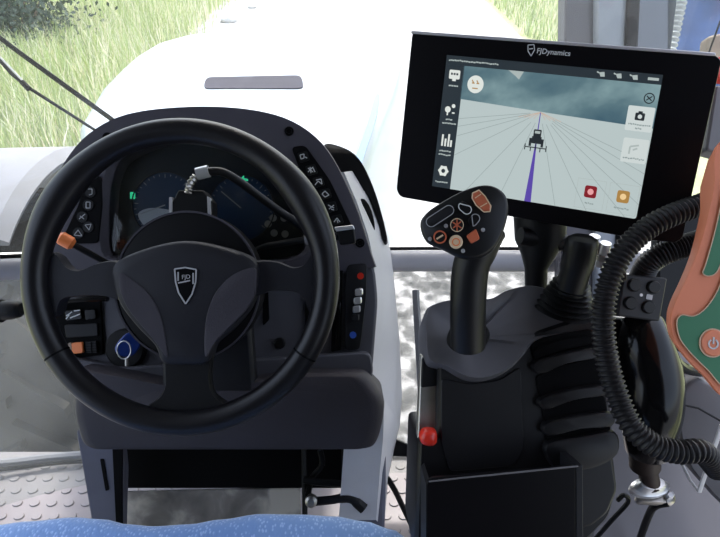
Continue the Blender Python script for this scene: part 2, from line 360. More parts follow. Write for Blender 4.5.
bm = B(); blades(bm, 6000, lambda: (random.uniform(3.1, 6), random.uniform(8, 17)), .12, .35, 3)
obj('verge_grass', bm, GR, None, 'dry yellow-green grass beyond the track, above the display screen', 'grass', kind='stuff', smooth=False)
# dark shrub in the far top left corner
sh = thing('shrub', 'dark green shrub in the grass at the top left corner', 'shrub', (-6.2, 10.3, gz))
bm = B()
for _ in range(5000):
    c = Vector((-6.3+random.gauss(0, .62), 10.3+random.gauss(0, .6), gz+.15+abs(random.gauss(0, .6)))); a = Vector([random.gauss(0, 1) for _ in range(3)]).normalized(); b = a.orthogonal().normalized(); s = random.uniform(.03, .07)
    bm.faces.new([bm.verts.new(c+a*s), bm.verts.new(c+b*s*.5), bm.verts.new(c-a*s), bm.verts.new(c-b*s*.5)])
obj('foliage', bm, mat('shrub_leaf', (.06, .085, .06), .7, var=.3), sh, smooth=False, kind='stuff')
bm = B()
for k in range(5): tube(bm, [(-6.3+.1*k, 10.3, gz), (-6.5+.25*k, 10.3+.1*k, gz+.8)], .02, 6)
obj('stem', bm, M['brownp'], sh)
def stone(x, y, r, lab):
    bm = B(); bmesh.ops.create_icosphere(bm, subdivisions=3, radius=r)
    for v in bm.verts: v.co = Vector((v.co.x*1.3, v.co.y, v.co.z*.6))*(1+.25*noise.noise(v.co*3/r+Vector((x, y, 0)))) + Vector((x, y, gz+r*.3))
    obj('stone', bm, M['stone'], None, lab, 'stone')
p = V(228, 22, 1); 
def ground(px, py, z=gz):
    r = ray(px, py); t = (z-CAM.z)/r.z; return CAM+r*t
for px, py, r, lab in ((229, 22, .13, 'grey stone on the track just past the tractor hood, by the grass edge'), (252, 8, .08, 'small pale stone on the track, right of the larger grey stone')):
    g = ground(px, py); stone(g.x, g.y, r, lab)

# tractor hood
hz = .70
hd = thing('tractor_hood', 'pale blue-white tractor hood seen through the windscreen ahead of the dash', 'hood', (-.22, 1.9, hz-.3))
def hoodpt(px, py, z=hz): return ground(px, py, z)
sec = []
bm = B()
ys = [.94, 1.06, 1.2, 1.44, 1.75, 1.95, 2.1, 2.25, 2.36, 2.44, 2.49, 2.51]
def hoodsec(y):
    t = (y-.94)/(2.51-.94); drop = 0 if t < .85 else .05*((t-.85)/.15)**2
    K = [(.94, -.56, -.03), (1.18, -.64, .02), (1.44, -.755, .06), (1.8, -.825, .12), (2.1, -.835, .16), (2.6, -.835, .2)]
    for (y0, l0, r0), (y1, l1, r1) in zip(K, K[1:]):
        if y0 <= y <= y1: u = (y-y0)/(y1-y0); l, r = l0+(l1-l0)*u, r0+(r1-r0)*u
    w = (r-l)/2; cxh = (l+r)/2
    if t > .72: w *= max(.05, 1-((t-.72)/.29)**2.6)**.36
    P = []
    for k in range(25):
        a = math.pi*k/24; ca, sa = math.cos(a), math.sin(a)
        x = -math.copysign(abs(ca)**.42, ca)*w; z = hz-.12-drop+.12*abs(sa)**.5
        P.append((cxh+x, y, z))
    P = [(P[0][0], y, hz-.75)]+P+[(P[-1][0], y, hz-.75)]
    return P
R_ = [[bm.verts.new(p) for p in hoodsec(y)] for y in ys]
for a, b in zip(R_, R_[1:]):
    for i in range(len(a)-1): bm.faces.new((a[i], a[i+1], b[i+1], b[i]))
bm.faces.new(R_[0]); bm.faces.new(R_[-1][::-1])
obj('hood_shell', bm, M['hood'], hd, angle=60)
hf = Fr((0, 1.8, hz+.001), (1, 0, 0), (0, 1, 0))
slab('vent', hf, rnd([(203, 88), (206, 77), (301, 75), (304, 86), (300, 88)], 5), .012, M['vent'], hd, z=.002, label='mottled grey oblong vent')
slab('side_shade', hf, spl([(375, 96), (380, 97), (375, 122), (366, 150), (356, 180), (349, 178), (358, 150), (368, 122)], 4), .006, M['hoodside'], hd, z=.003, label='light blue streak painted as the shaded side along the right edge')  # flat streak coloured as the shaded, less exposed side of the hood
# front wheel + fender on the left
wc = Vector((-1.30, 2.05, -.60))
fw_ = thing('front_wheel', 'dusty front tractor tyre seen through the lower glass left of the column', 'wheel', (wc.x, wc.y, gz))
bm = B(); prof = [(.30, -.19), (.52, -.22), (.62, -.20), (.65, -.12), (.65, .12), (.62, .20), (.52, .22), (.30, .19)]
NN = 60; rr = [[bm.verts.new(wc+Vector((x, r*math.cos(2*math.pi*i/NN), r*math.sin(2*math.pi*i/NN)))) for r, x in prof] for i in range(NN)]
for i in range(NN):
    a, b = rr[i], rr[(i+1) % NN]
    for k in range(len(prof)): bm.faces.new((a[k], a[(k+1) % len(prof)], b[(k+1) % len(prof)], b[k]))
for i in range(40):
    a = 2*math.pi*i/40; s = 1 if i % 2 else -1; p = []
    for (x, da) in ((0, 0), (s*.21, .22)):
        for e in (-.03, .03): p.append((x, a+da+e))
    v = []
    for r in (.64, .685):
        for x, aa in p: v.append(bm.verts.new(wc+Vector((x, r*math.cos(aa), r*math.sin(aa)))))
    for f in ((0, 1, 3, 2), (4, 5, 7, 6), (0, 1, 5, 4), (2, 3, 7, 6), (0, 2, 6, 4), (1, 3, 7, 5)): bm.faces.new([v[j] for j in f])
obj('tyre', bm, M['tyre'], fw_, angle=30)
bm = B(); tube(bm, [wc+Vector((-.1, 0, 0)), wc+Vector((.12, 0, 0))], .30, 32); tube(bm, [wc+Vector((.1, 0, 0)), wc+Vector((.2, 0, 0))], .10, 20); obj('wheel_rim', bm, M['rimw'], fw_)
bm = B(); A = []
for i in range(25):
    a = math.radians(5+112*i/24); row = []
    for r, x in ((.80, -.30), (.86, -.27), (.87, .24), (.83, .28), (.81, .27), (.80, -.27)): row.append(bm.verts.new(wc+Vector((x-.22, r*math.cos(a), r*math.sin(a)))))
    A.append(row)
for a, b in zip(A, A[1:]):
    for k in range(6): bm.faces.new((a[k], a[(k+1) % 6], b[(k+1) % 6], b[k]))
bm.faces.new(A[0]); bm.faces.new(A[-1][::-1])
obj('fender', bm, M['fender'], None, 'pale rounded fender over the front tractor wheel, at the left edge', 'fender')
# wiper
wp = thing('windscreen_wiper', 'black windscreen wiper crossing the grass at the upper left', 'wiper', V(60, 90, 1.2))
obj('wiper_blade', tube(B(), [V(-40, 8, 1.22), V(20, 53, 1.21), V(60, 82, 1.20), V(114, 121, 1.19), V(150, 150, 1.15)], .0065, 8, flat=.6), M['black'], wp)
obj('wiper_arm', tube(B(), [V(-40, 25, 1.19), V(0, 60, 1.19), V(12, 74, 1.185), V(26, 86, 1.18), V(98, 132, 1.17)], [.005, .005, .004, .0035, .003], 8), M['seal'], wp)
obj('wiper_spring', tube(B(), [V(-40, 20, 1.18), V(0, 57, 1.18), V(24, 82, 1.17)], .002, 6), M['tie'], wp, label='pale thin rod')
obj('joint', tube(B(), [V(22, 82, 1.17), V(29, 89, 1.17)], .006, 8), M['black'], wp)
# blue body panel and ribbed duct through the side window
slab('blue_bodywork', facing(700, 20, 1.5, yaw=-20), rnd([(668, -80), (820, -80), (820, 90), (655, 90)], 8), .05, M['bluepanel'], None, bevel=.01, label='mottled blue panel outside the side window, above the display', cat='panel')
bm = B(); a, b = V(690, -40, 1.25), V(664, 80, 1.25); N = 90
tube(bm, [a.lerp(b, i/N) for i in range(N+1)], [.0115+.0025*math.sin(i*1.6) for i in range(N+1)], 10)
obj('ribbed_duct', bm, M['tie'], None, 'pale ribbed duct between the grey pillar and blue panel', 'duct')
slab('dusty_lamp', facing(715, 45, 1.2), rnd([(708, 36), (735, 30), (735, 70), (706, 60)], 4), .03, M['brownp'], None, bevel=.004, label='brown and white fitting outside at the top right edge above display', cat='lamp')

# ============================================================ DASHBOARD
dr = thing('dashboard', 'grey tractor dashboard and steering column behind the steering wheel', 'dashboard', (-.225, .86, 0))
df = facing(200, 230, .86)
outer = resample(spl([(40, 300), (40, 240), (50, 190), (68, 155), (92, 130), (128, 113), (187, 106), (245, 108), (290, 119), (322, 142), (343, 175), (360, 215), (373, 258), (372, 270), (300, 275), (187, 278), (80, 290)], 8), 96)
inner = resample(spl([(104, 250), (103, 215), (107, 175), (125, 150), (187, 133), (250, 146), (284, 176), (300, 212), (306, 246), (292, 258), (250, 262), (187, 264), (140, 262), (115, 258)], 8), 96)
# align starting points
i0 = min(range(96), key=lambda i: (outer[i]-Vector((40, 260))).length); outer = outer[i0:]+outer[:i0]
j0 = min(range(96), key=lambda i: (inner[i]-Vector((103, 240))).length); inner = inner[j0:]+inner[:j0]
cen = Vector((195, 205))
def byang(P):
    import bisect
    out = []
    for k in range(96):
        a = 2*math.pi*k/96; d = Vector((math.cos(a), math.sin(a))); best = None
        for i in range(len(P)):
            p, q = P[i]-cen, P[(i+1) % len(P)]-cen; e = q-p; den = d.x*e.y-d.y*e.x
            if abs(den) < 1e-9: continue
            t = (p.x*e.y-p.y*e.x)/den; u = (p.x*d.y-p.y*d.x)/den
            if t > 0 and -1e-6 <= u <= 1+1e-6: best = t if best is None else max(best, t)
        out.append(cen+d*best)
    return out
outer, inner = byang(outer), byang(inner)
lip = [o.lerp(cen, .035) for o in outer]
bm = B(); n = 96
def mk(P, z, dz=0): return [bm.verts.new(df.w(*(df.hit(p[0], p[1], z)+Vector((0, 0, dz))))) for p in P]
L0 = mk(outer, 0, -.16); L1 = mk(outer, 0, -.008); L2 = mk([o.lerp(cen, .008) for o in outer], 0); L2b = mk([o.lerp(cen, .06) for o in outer], .002); L3 = mk([i.lerp(cen, -.03) for i in inner], 0.0); L4 = mk(inner, -.004); L5 = mk([i.lerp(cen, .05) for i in inner], -.004, -.05)
for P, Q in ((L0, L1), (L1, L2), (L2, L2b), (L2b, L3), (L3, L4), (L4, L5)):
    for i in range(n): bm.faces.new((P[i], P[(i+1) % n], Q[(i+1) % n], Q[i]))
bm.faces.new(L0)
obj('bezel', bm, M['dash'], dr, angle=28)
# cluster
cl = slab('instrument_cluster', df, [i.lerp(cen, .02) for i in inner], .02, M['cluster'], dr, z=-.045)
zc = -.0445
def gauge(cx, cy, r, needle):
    bm = B(); o = circ(cx, cy, r, n=40); i = circ(cx, cy, r-1.2, n=40); ring(bm, df, [Vector(p) for p in o], [Vector(p) for p in i], .002, zc+.004)
    obj('gauge_ring', bm, M['boxgrey'], cl)
    slab('gauge_face', df, circ(cx, cy, r-1.5, n=40), .003, M['gauge'], cl, z=zc+.001)
    bm = B()
    for k in range(25):
        a = math.radians(140+k*260/24); s = (r-7 if k % 4 == 0 else r-5)
        strokes(bm, df, [((cx+math.cos(a)*s, cy+math.sin(a)*s), (cx+math.cos(a)*(r-3), cy+math.sin(a)*(r-3)))], .55, zc+.0016)
    obj('gauge_marking', bm, M['grey'], cl)
    a = math.radians(needle); bm = strokes(B(), df, [((cx, cy), (cx+math.cos(a)*(r-8), cy+math.sin(a)*(r-8)))], 1.2, zc+.003); obj('needle', bm, M['grey'], cl)
gauge(165, 205, 34, 160); gauge(241, 208, 34, 220)
slab('painted_reflection', df, spl([(138, 214), (150, 208), (170, 210), (172, 213), (152, 221), (145, 226)], 4), .001, M['reflection'], cl, z=zc+.003)  # window reflection on the cluster glass, painted as a pale shape
slab('painted_reflection', df, spl([(109, 205), (113, 206), (115, 220), (120, 240), (116, 240), (110, 222)], 4), .001, M['reflection'], cl, z=zc+.003)  # second glass reflection, painted as a thin white curve
slab('indicator_lamp', df, rnd([(130, 192), (135, 192), (135, 199), (130, 199)], 1), .001, M['greenlamp'], cl, z=zc+.003)
slab('indicator_lamp', df, [(240, 179), (244, 175), (244, 178), (248, 179), (248, 181), (241, 181)], .001, M['greenlamp'], cl, z=zc+.003)
for c_ in ((273, 218), (284, 218), (274, 233), (285, 234), (268, 224)): slab('warning_symbol', df, circ(*c_, 3.6), .001, M['grey'], cl, z=zc+.003)
slab('cluster_lens', df, [i.lerp(cen, .015) for i in inner], .001, M['lens'], cl, z=-.02)
# button strips on the bezel
st = slab('button_panel', df, rnd([(291, 147), (305, 145), (330, 180), (352, 226), (350, 237), (334, 238), (320, 205), (300, 170)], 5), .004, M['blackm'], dr, z=.0035, bevel=.001)
ic = [(303, 157), (311, 170), (318, 182), (325, 194), (331, 207), (337, 220)]
for k, (x, y) in enumerate(ic):
    b = slab('button', df, rnd([(x-6, y-4), (x+4, y-6), (x+7, y+3), (x-3, y+6)], 2), .002, M['black'], st, z=.0052, bevel=.0004)
    pats = [poly((-3, -2), (1, -3), (1, 1), (-2, 2))+[((2, 0), (4, 1))], [((-3, -2), (2, 2)), ((-3, 2), (2, -3)), ((-1, -3), (0, 3)), ((2, -2), (4, 2))], [((-3, 3), (0, -1)), ((0, -1), (4, 2)), ((-2, -2), (3, -3)), ((3, -3), (4, 2))], poly((-3, 0), (0, -3), (4, 1), (0, 3)), [((-3, -2), (3, 1)), ((-2, 2), (3, -2)), ((0, 2), (3, 3))], [((-3, 2), (0, -2)), ((0, -2), (3, 2)), ((0, 0), (1, 3))]]
    obj('symbol', strokes(B(), df, [((x+a[0], y+a[1]), (x+c[0], y+c[1])) for a, c in pats[k]], .9, .0056), M['white'], b)
st = slab('button_panel', df, rnd([(86, 176), (101, 176), (102, 205), (98, 243), (68, 244), (64, 235), (78, 205)], 4), .004, M['blackm'], dr, z=.0035, bevel=.001)
for k, (x, y) in enumerate([(90, 192), (88, 205), (82, 217), (88, 227), (78, 233)]):
    b = slab('button', df, circ(x, y, 5.5, n=14), .002, M['black'], st, z=.0052)
    pats = [[((-2, -3), (2, -3)), ((2, -3), (2, 2)), ((2, 2), (-1, 3))], poly((-2, -3), (2, -3), (2, 3), (-2, 3)), [((-3, 2), (3, -3)), ((-2, -1), (2, 2))], poly((-3, -2), (3, -3), (1, 3)), poly((-4, 2), (0, -3), (4, 3))]
    obj('symbol', strokes(B(), df, [((x+a[0], y+a[1]), (x+c[0], y+c[1])) for a, c in pats[k]], .8, .0056), M['grey'], b)
for c_ in ((107, 137), (289, 131), (360, 243)):
    bm = B(); ring(bm, df, [Vector(p) for p in circ(*c_, 4.6)], [Vector(p) for p in circ(*c_, 2.8)], .003, .0035); prism(bm, df, circ(*c_, 2.8, n=6), .003, .0022); obj('screw', bm, M['blackm'], dr)
# lower fascia
ff = facing(200, 320, .865)
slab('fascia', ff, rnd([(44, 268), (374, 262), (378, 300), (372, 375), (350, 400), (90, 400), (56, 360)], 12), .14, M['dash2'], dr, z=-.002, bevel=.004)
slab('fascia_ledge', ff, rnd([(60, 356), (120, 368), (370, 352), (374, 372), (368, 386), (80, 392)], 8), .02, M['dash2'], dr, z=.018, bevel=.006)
# skirt
sf = facing(220, 415, .80)
bm = B(); dome(bm, sf, rnd([(70, 368), (110, 374), (160, 384), (230, 384), (300, 374), (366, 374), (386, 402), (384, 425), (378, 448), (368, 452), (86, 452), (76, 446), (68, 415)], 9), [(1.0, -.20), (1.0, -.03), (.985, -.012), (.95, -.002), (.90, 0)])
obj('skirt', bm, M['skirt'], dr, angle=50)
# right flank in pale plastic: faces the driver obliquely, leading back to the windscreen
def quadstrip(bm, rows, closeback=None):
    R = [[bm.verts.new(p) for p in r] for r in rows]
    for a, b in zip(R, R[1:]):
        for i in range(len(a)-1): bm.faces.new((a[i], a[i+1], b[i+1], b[i]))
fl_near = [V(344, 172, .878), V(357, 202, .878), V(368, 235, .878), V(374, 262, .878), V(376, 300, .878), V(374, 340, .878), V(371, 375, .878), V(384, 405, .87), V(383, 440, .87), V(380, 470, .89), V(376, 520, .90)]
fl_far = [V(352, 168, 1.02), V(371, 192, 1.03), V(384, 220, 1.04), V(392, 258, 1.05), V(396, 300, 1.05), V(400, 345, 1.06), V(402, 395, 1.08), V(400, 425, 1.1), V(394, 450, 1.1), V(388, 480, 1.1), V(384, 530, 1.1)]
bm = B(); back = [p+Vector((-.09, .02, 0)) for p in fl_far]; nb = [p+Vector((-.06, .0, 0)) for p in fl_near]
mid = [a.lerp(b, .5)+Vector((.006, -.004, 0)) for a, b in zip(fl_near, fl_far)]
quadstrip(bm, [nb, fl_near, mid, fl_far, back]); quadstrip(bm, [back, nb])
obj('side_panel', bm, M['pale'], dr, angle=60, label='pale grey side panel')
sfr = Fr(V(383, 240, .955), (fl_far[3]-fl_near[3]), (0, -.3, 1))
obj('side_vent', dome(B(), facing(377, 223, .925, yaw=40), circ(367, 218, 6.5, 20, n=20, rot=-14), [(1, -.01), (1, 0), (.85, .002)]), M['blackm'], dr, label='black oval vent')
slab('handle_slot', facing(395, 360, .96, yaw=40), rnd([(377, 338), (381, 335), (379, 372), (374, 374)], 2), .01, M['blackm'], dr, z=.012)
# black speaker-like pod behind the bezel's right shoulder
obj('corner_pod', dome(B(), facing(350, 185, .95), spl([(324, 143), (345, 147), (359, 158), (370, 178), (380, 206), (388, 240), (383, 240), (375, 210), (366, 192), (345, 182), (326, 165)], 5), [(1, -.06), (1, -.01), (.96, 0)]), M['black'], dr)
# legs and recess under the skirt
lf = facing(230, 480, .92)
slab('leg_panel', lf, rnd([(76, 430), (120, 430), (124, 470), (122, 545), (98, 560), (88, 500)], 4), .02, M['leg'], dr, bevel=.006, label='blue-grey left leg panel')
slab('leg_panel', lf, rnd([(345, 430), (386, 430), (386, 480), (384, 560), (347, 560)], 4), .02, M['leg'], dr, bevel=.006, label='blue-grey right leg panel')
slab('slot', lf, rnd([(100, 459), (103.5, 459), (109, 490), (105.5, 491)], 1), .004, M['blackm'], dr, z=.0015)
slab('slot', lf, rnd([(356, 450), (359, 450), (357, 483), (354, 483)], 1), .004, M['blackm'], dr, z=.0015)
slab('recess_back', facing(230, 480, .99), [(105, 430), (365, 430), (365, 488), (105, 488)], .01, M['blackm'], dr)
slab('recess_side', lf, [(112, 440), (122, 440), (122, 545), (117, 545)], .004, M['blackm'], dr, z=.003)
# switch panel left
sp = slab('switch_panel', ff, rnd([(52, 302), (100, 298), (103, 355), (56, 360)], 3), .006, M['blackm'], dr, z=.004, bevel=.001)
slab('switch', ff, rnd([(64, 311), (80, 309), (82, 319), (66, 321)], 2), .005, M['gloss'], sp, z=.010, bevel=.001)
slab('switch', ff, rnd([(84, 310), (95, 309), (96, 319), (85, 320)], 2), .005, M['gloss'], sp, z=.009, bevel=.001)
slab('switch_blank', ff, rnd([(64, 325), (97, 323), (98, 336), (66, 338)], 2), .005, M['boxgrey'], sp, z=.007, bevel=.001)
slab('switch', ff, rnd([(71, 343), (82, 342), (83, 353), (72, 354)], 2), .006, M['orange'], sp, z=.012, bevel=.001, label='orange rocker switch')
slab('switch_trim', ff, rnd([(68, 343), (71, 342.5), (72, 354), (69, 354.5)], 1), .006, M['brownp'], sp, z=.012)
s2 = slab('switch', ff, rnd([(85, 342), (96, 341), (97, 353), (86, 353)], 1), .005, M['boxgrey'], sp, z=.009, bevel=.0006)
obj('ribs', strokes(B(), ff, [((85.5, 344+2.6*k), (96.5, 343.3+2.6*k)) for k in range(4)]+[((91, 342), (91.6, 353))], .7, .0098, .0008), M['blackm'], s2)
obj('symbol', strokes(B(), ff, [((66, 316), (72, 312)), ((70, 318), (80, 314)), ((66, 319), (69, 315)), ((74, 311), (80, 310))], 1.1, .0108), M['white'], sp)
obj('hood_trim', tube(B(), spl([V(54, 312, .85), V(60, 303, .846), V(75, 299, .845), V(108, 298, .845)], 5, False), .0055, 10), M['gloss'], dr)
# small round fixing and column slots on the right
obj('round_cap', dome(B(), ff, circ(280, 343, 5.5), [(1, -.002), (1, .004), (.8, .006)]), M['black'], dr)
slab('column_slot', ff, rnd([(262, 266), (267, 266), (269, 320), (263, 326)], 2), .004, M['blackm'], dr, z=.004)
slab('panel_groove', ff, rnd([(305, 268), (312, 268), (312, 380), (305, 384)], 2), .004, M['blackm'], dr, z=.002)
slab('lever_slot', ff, rnd([(334, 262), (343, 262), (341, 350), (331, 352)], 2), .004, M['blackm'], dr, z=.006)
obj('slot_lever', dome(B(), ff, capsule(338, 324, 46, 5, 92), [(1, -.006), (1, .006), (.7, .009)]), M['gloss'], dr)
cp = pad('climate_panel', ff, rnd([(347, 264), (367, 262), (366, 300), (360, 349), (345, 350), (345, 300)], 5), [(1, -.004), (1, .006), (.95, .008)], M['boxgrey'], dr, label='dark grey climate control strip')
slab('temperature_mark', ff, circ(360.5, 276, 3.4), .001, M['red'], cp, z=.0088, label='red round mark')
slab('temperature_mark', ff, circ(353, 335, 3.4), .001, M['bluedot'], cp, z=.0088, label='blue round mark')
for k in range(4):
    x, y = 359-k*1.2, 292+k*8.5; pad('climate_button', ff, rnd([(x-4, y-3), (x+4, y-4), (x+4, y+3), (x-4, y+4)], 2), [(1, 0), (1, .004), (.7, .006)], [M['silver'], M['silver'], M['grey'], M['boxgrey']][k], cp, z=.008)

# brushed pedal plate and pedal gear under the column
plf = facing(210, 510, .99)
slab('footplate', plf, rnd([(123, 492), (300, 488), (302, 560), (123, 560)], 2), .006, M['plate'], None, bevel=.001, label='worn stained metal plate in the dark opening under the steering column', cat='plate')
pg = thing('pedal_linkage', 'black pedal linkage with a silver bolt under the right of the column', 'pedal', V(330, 510, .9))
obj('upright', tube(B(), [V(304, 440, .93), V(305, 530, .93)], .0045, 8), M['black'], pg)
obj('upright', tube(B(), [V(344, 440, .93), V(345, 530, .93)], .0045, 8), M['black'], pg)
obj('crossbar', tube(B(), [V(304, 480, .925), V(318, 482, .92), V(343, 484, .925)], .006, 8), M['black'], pg)
obj('lever_arm', tube(B(), spl([V(308, 502, .905), V(330, 500, .90), V(350, 498, .90), V(364, 508, .90)], 5, False), [.007]*8+[.008]*4+[.010]*4, 10), M['joy'], pg)
pad('hub_bolt', facing(311, 502, .89), circ(311, 502, 6), [(1, -.01), (1, 0), (.6, .003)], M['steel'], pg, label='worn silver bolt head')
obj('hanger', tube(B(), spl([V(320, 450, .94), V(322, 465, .94), V(312, 478, .94), V(308, 495, .91)], 4, False), .005, 8), M['black'], pg)
obj('bent_rod', tube(B(), spl([V(378, 482, 1.0), V(386, 478, 1.0), V(393, 487, 1.02), V(402, 505, 1.08), V(411, 524, 1.12)], 5, False), .0055, 10), M['black'], None, 'bent black rod over the studded floor right of the column', 'rod')

# ============================================================ STEERING
wf = facing(181, 277, .70)
C0 = wf.o; s_ = .70/F
sw = thing('steering_wheel', 'black three-spoke steering wheel with a silver shield emblem', 'steering wheel', C0)
R0 = 146*s_; N = 120; pts = []; rad = []
for i in range(N):
    a = 2*math.pi*i/N; dg = math.degrees(a)
    g = sum(math.exp(-((dg-c+180) % 360-180)**2/(2*13**2)) for c in (32, 148))
    rr_ = R0-g*.0016; pts.append(wf.w(math.cos(a)*rr_, math.sin(a)*rr_, 0)); rad.append(.0158+g*.0042)
bm = B(); tube(bm, pts, rad, 24, closed=True); obj('rim', bm, M['wheel'], sw, angle=80)
for a in (212, 328):
    a = math.radians(a); c = wf.w(math.cos(a)*R0, math.sin(a)*R0, 0); t = wf.ex*(-math.sin(a))+wf.ey*math.cos(a)
    # narrow stitched seam where the two rim coverings meet
    obj('rim_seam', tube(B(), [c-t*.0012, c+t*.0012], .0160, 24), M['blackm'], sw)
spk = wf
obj('spoke', dome(B(), spk, spl([(121, 262), (100, 262), (78, 270), (64, 266), (52, 252), (46, 268), (46, 292), (52, 318), (58, 302), (72, 297), (100, 296), (124, 300), (140, 285)], 5), [(.9, -.022), (1, -.016), (1, -.006), (.93, -.001)]), M['hub'], sw, angle=50)
obj('spoke', dome(B(), spk, spl([(252, 262), (275, 261), (292, 267), (305, 264), (316, 250), (320, 268), (319, 292), (313, 318), (305, 300), (294, 292), (272, 291), (252, 296), (236, 282)], 5), [(.9, -.022), (1, -.016), (1, -.006), (.93, -.001)]), M['hub'], sw, angle=50)
obj('spoke', dome(B(), spk, spl([(166, 345), (208, 345), (209, 375), (213, 395), (228, 408), (228, 420), (188, 424), (146, 420), (144, 409), (160, 396), (166, 375)], 5), [(.9, -.022), (1, -.016), (1, -.006), (.95, -.001)]), M['joy'], sw, angle=50)
hubo = spl([(118, 263), (150, 248), (187, 241), (224, 247), (256, 261), (258, 285), (250, 308), (232, 330), (215, 345), (208, 362), (187, 364), (166, 362), (158, 345), (140, 326), (124, 305), (117, 285)], 5)
obj('hub_pad', dome(B(), wf, hubo, [(.97, -.026), (1, -.02), (1, .004), (.985, .010), (.94, .013), (.8, .015)]), M['hub'], sw, angle=40)
# side scallops of the pad, lighter satin plastic
pad('hub_insert', wf, spl([(120, 273), (134, 281), (146, 291), (155, 304), (162, 322), (166, 345), (167, 357), (161, 350), (152, 338), (138, 322), (126, 306), (119, 288)], 4), [(1, -.01), (1, -.001), (.95, 0)], M['skirt'], sw, z=.0165)
pad('hub_insert', wf, spl([(254, 268), (238, 272), (224, 282), (213, 297), (206, 318), (204, 345), (206, 357), (214, 343), (228, 328), (244, 312), (254, 296), (256, 280)], 4), [(1, -.01), (1, -.001), (.95, 0)], M['skirt'], sw, z=.0165)
# emblem
em = pad('emblem', wf, spl([(176, 270), (185, 268), (195, 270), (196, 282), (192, 295), (185, 305), (178, 294), (175, 282)], 4), [(1, -.002), (1, .0005), (.95, .001)], M['blackm'], sw, z=.0152)
eo = [(174.5, 269), (185, 267.5), (196, 269.5), (195.5, 282), (192, 294), (185.5, 304), (178.5, 293), (175.5, 282)]
obj('emblem_outline', strokes(B(), wf, poly(*eo), 1.4, .0172, .001), M['chrome'], em, label='silver shield outline')
obj('emblem_bar', strokes(B(), wf, [((178, 283), (190, 280.5)), ((193, 273), (193, 284)), ((178, 272), (178, 281))], 1.3, .0172, .001), M['chrome'], em)
text('emblem_lettering', 'FJD', wf, 186, 277, 6, M['silver'], em, ang=4, z=.0166)
# steering motor: drum behind the hub
mf = facing(187, 286, .735)
sm = thing('steering_motor', 'round black steering motor drum mounted behind the wheel hub', 'motor', mf.o)
obj('drum', dome(B(), mf, circ(187, 286, 73, 75, n=64), [(.92, -.05), (1, -.042), (1, -.004), (.985, 0), (.9, .001)]), M['hub2'], sm, angle=40)
obj('drum_rim', ring(B(), mf, [Vector(p) for p in circ(187, 286, 73.5, 75.5, n=64)], [Vector(p) for p in circ(187, 286, 71.5, 73.5, n=64)], .004, .002), M['dash'], sm)
obj('column_shaft', tube(B(), [mf.w(0, 0, -.03), mf.w(0, 0, -.11)], .042, 24), M['hub2'], sm)
slab('column_shroud', facing(200, 370, .80), rnd([(160, 330), (250, 320), (256, 395), (162, 395)], 6), .03, M['boxgrey'], sm, bevel=.006)
# torque box
bf = facing(190, 200, .765)
bx = thing('controller_box', 'small black box with silver clips on top of the steering column', 'control box', bf.o)
slab('case', bf, [(178, 190), (203, 190), (212, 202), (212, 226), (172, 226), (172, 202)], .03, M['black'], bx, bevel=.002)
slab('clip', bf, rnd([(169, 197), (172, 197), (172, 222), (169, 222)], 1), .01, M['chrome'], bx, z=.002, label='silver side clip')
slab('clip', bf, rnd([(207, 196), (210, 198), (211, 222), (208, 222)], 1), .01, M['chrome'], bx, z=.003, label='silver side clip')
cb = thing('steering_cable', 'black cable looping from the column box across the instrument cluster', 'cable', V(200, 175, .76))
obj('cable_jacket', tube(B(), spl([V(205, 172, .755), V(222, 172, .76), V(240, 182, .77), V(260, 197, .785), V(282, 213, .80), V(300, 225, .81), V(318, 246, .84)], 6, False), .0058, 12), M['joy'], cb)
obj('plug', tube(B(), [V(197, 174, .755), V(209, 171, .755)], .0085, 12), M['silver'], cb, label='silver cable plug')
bm = B(); P = spl([V(188, 193, .76), V(190, 184, .757), V(196, 176, .755)], 8, False); tube(bm, P, [.0048+.001*math.sin(i*2.2) for i in range(len(P))], 8); obj('braided_end', bm, M['steel'], cb)
# stalks
ls = thing('indicator_stalk', 'indicator stalk with an orange tip left of the hub', 'stalk', V(98, 260, .83))
obj('stalk_rod', tube(B(), [V(120, 270, .84), V(98, 258, .82), V(72, 244, .79)], .0045, 10), M['black'], ls)
obj('stalk_tip', tube(B(), [V(74, 245, .79), V(71, 243.5, .788), V(61, 238, .783), V(58, 237, .783)], [.006, .0095, .0095, .006], 12), M['orange'], ls, label='orange tip')
rs = thing('control_stalk', 'black control stalk with a squared silver-topped end right of the hub', 'stalk', V(265, 245, .83))
obj('stalk_rod', tube(B(), [V(250, 252, .83), V(266, 246, .82), V(310, 239, .80), V(338, 236, .79)], [.0035, .0045, .005, .006], 10), M['black'], rs)
slab('stalk_end', facing(346, 236, .785), rnd([(336, 229), (354, 228), (356, 243), (340, 245)], 2), .016, M['black'], rs, bevel=.002)
slab('stalk_cap', facing(346, 229, .783), rnd([(334, 227), (353, 225), (355, 229), (336, 231.5)], 1.5), .016, M['silver'], rs, bevel=.001, label='silver top edge')
obj('ring', tube(B(), [V(306, 239.5, .802), V(311, 239, .80)], .0075, 12), M['grey'], rs)
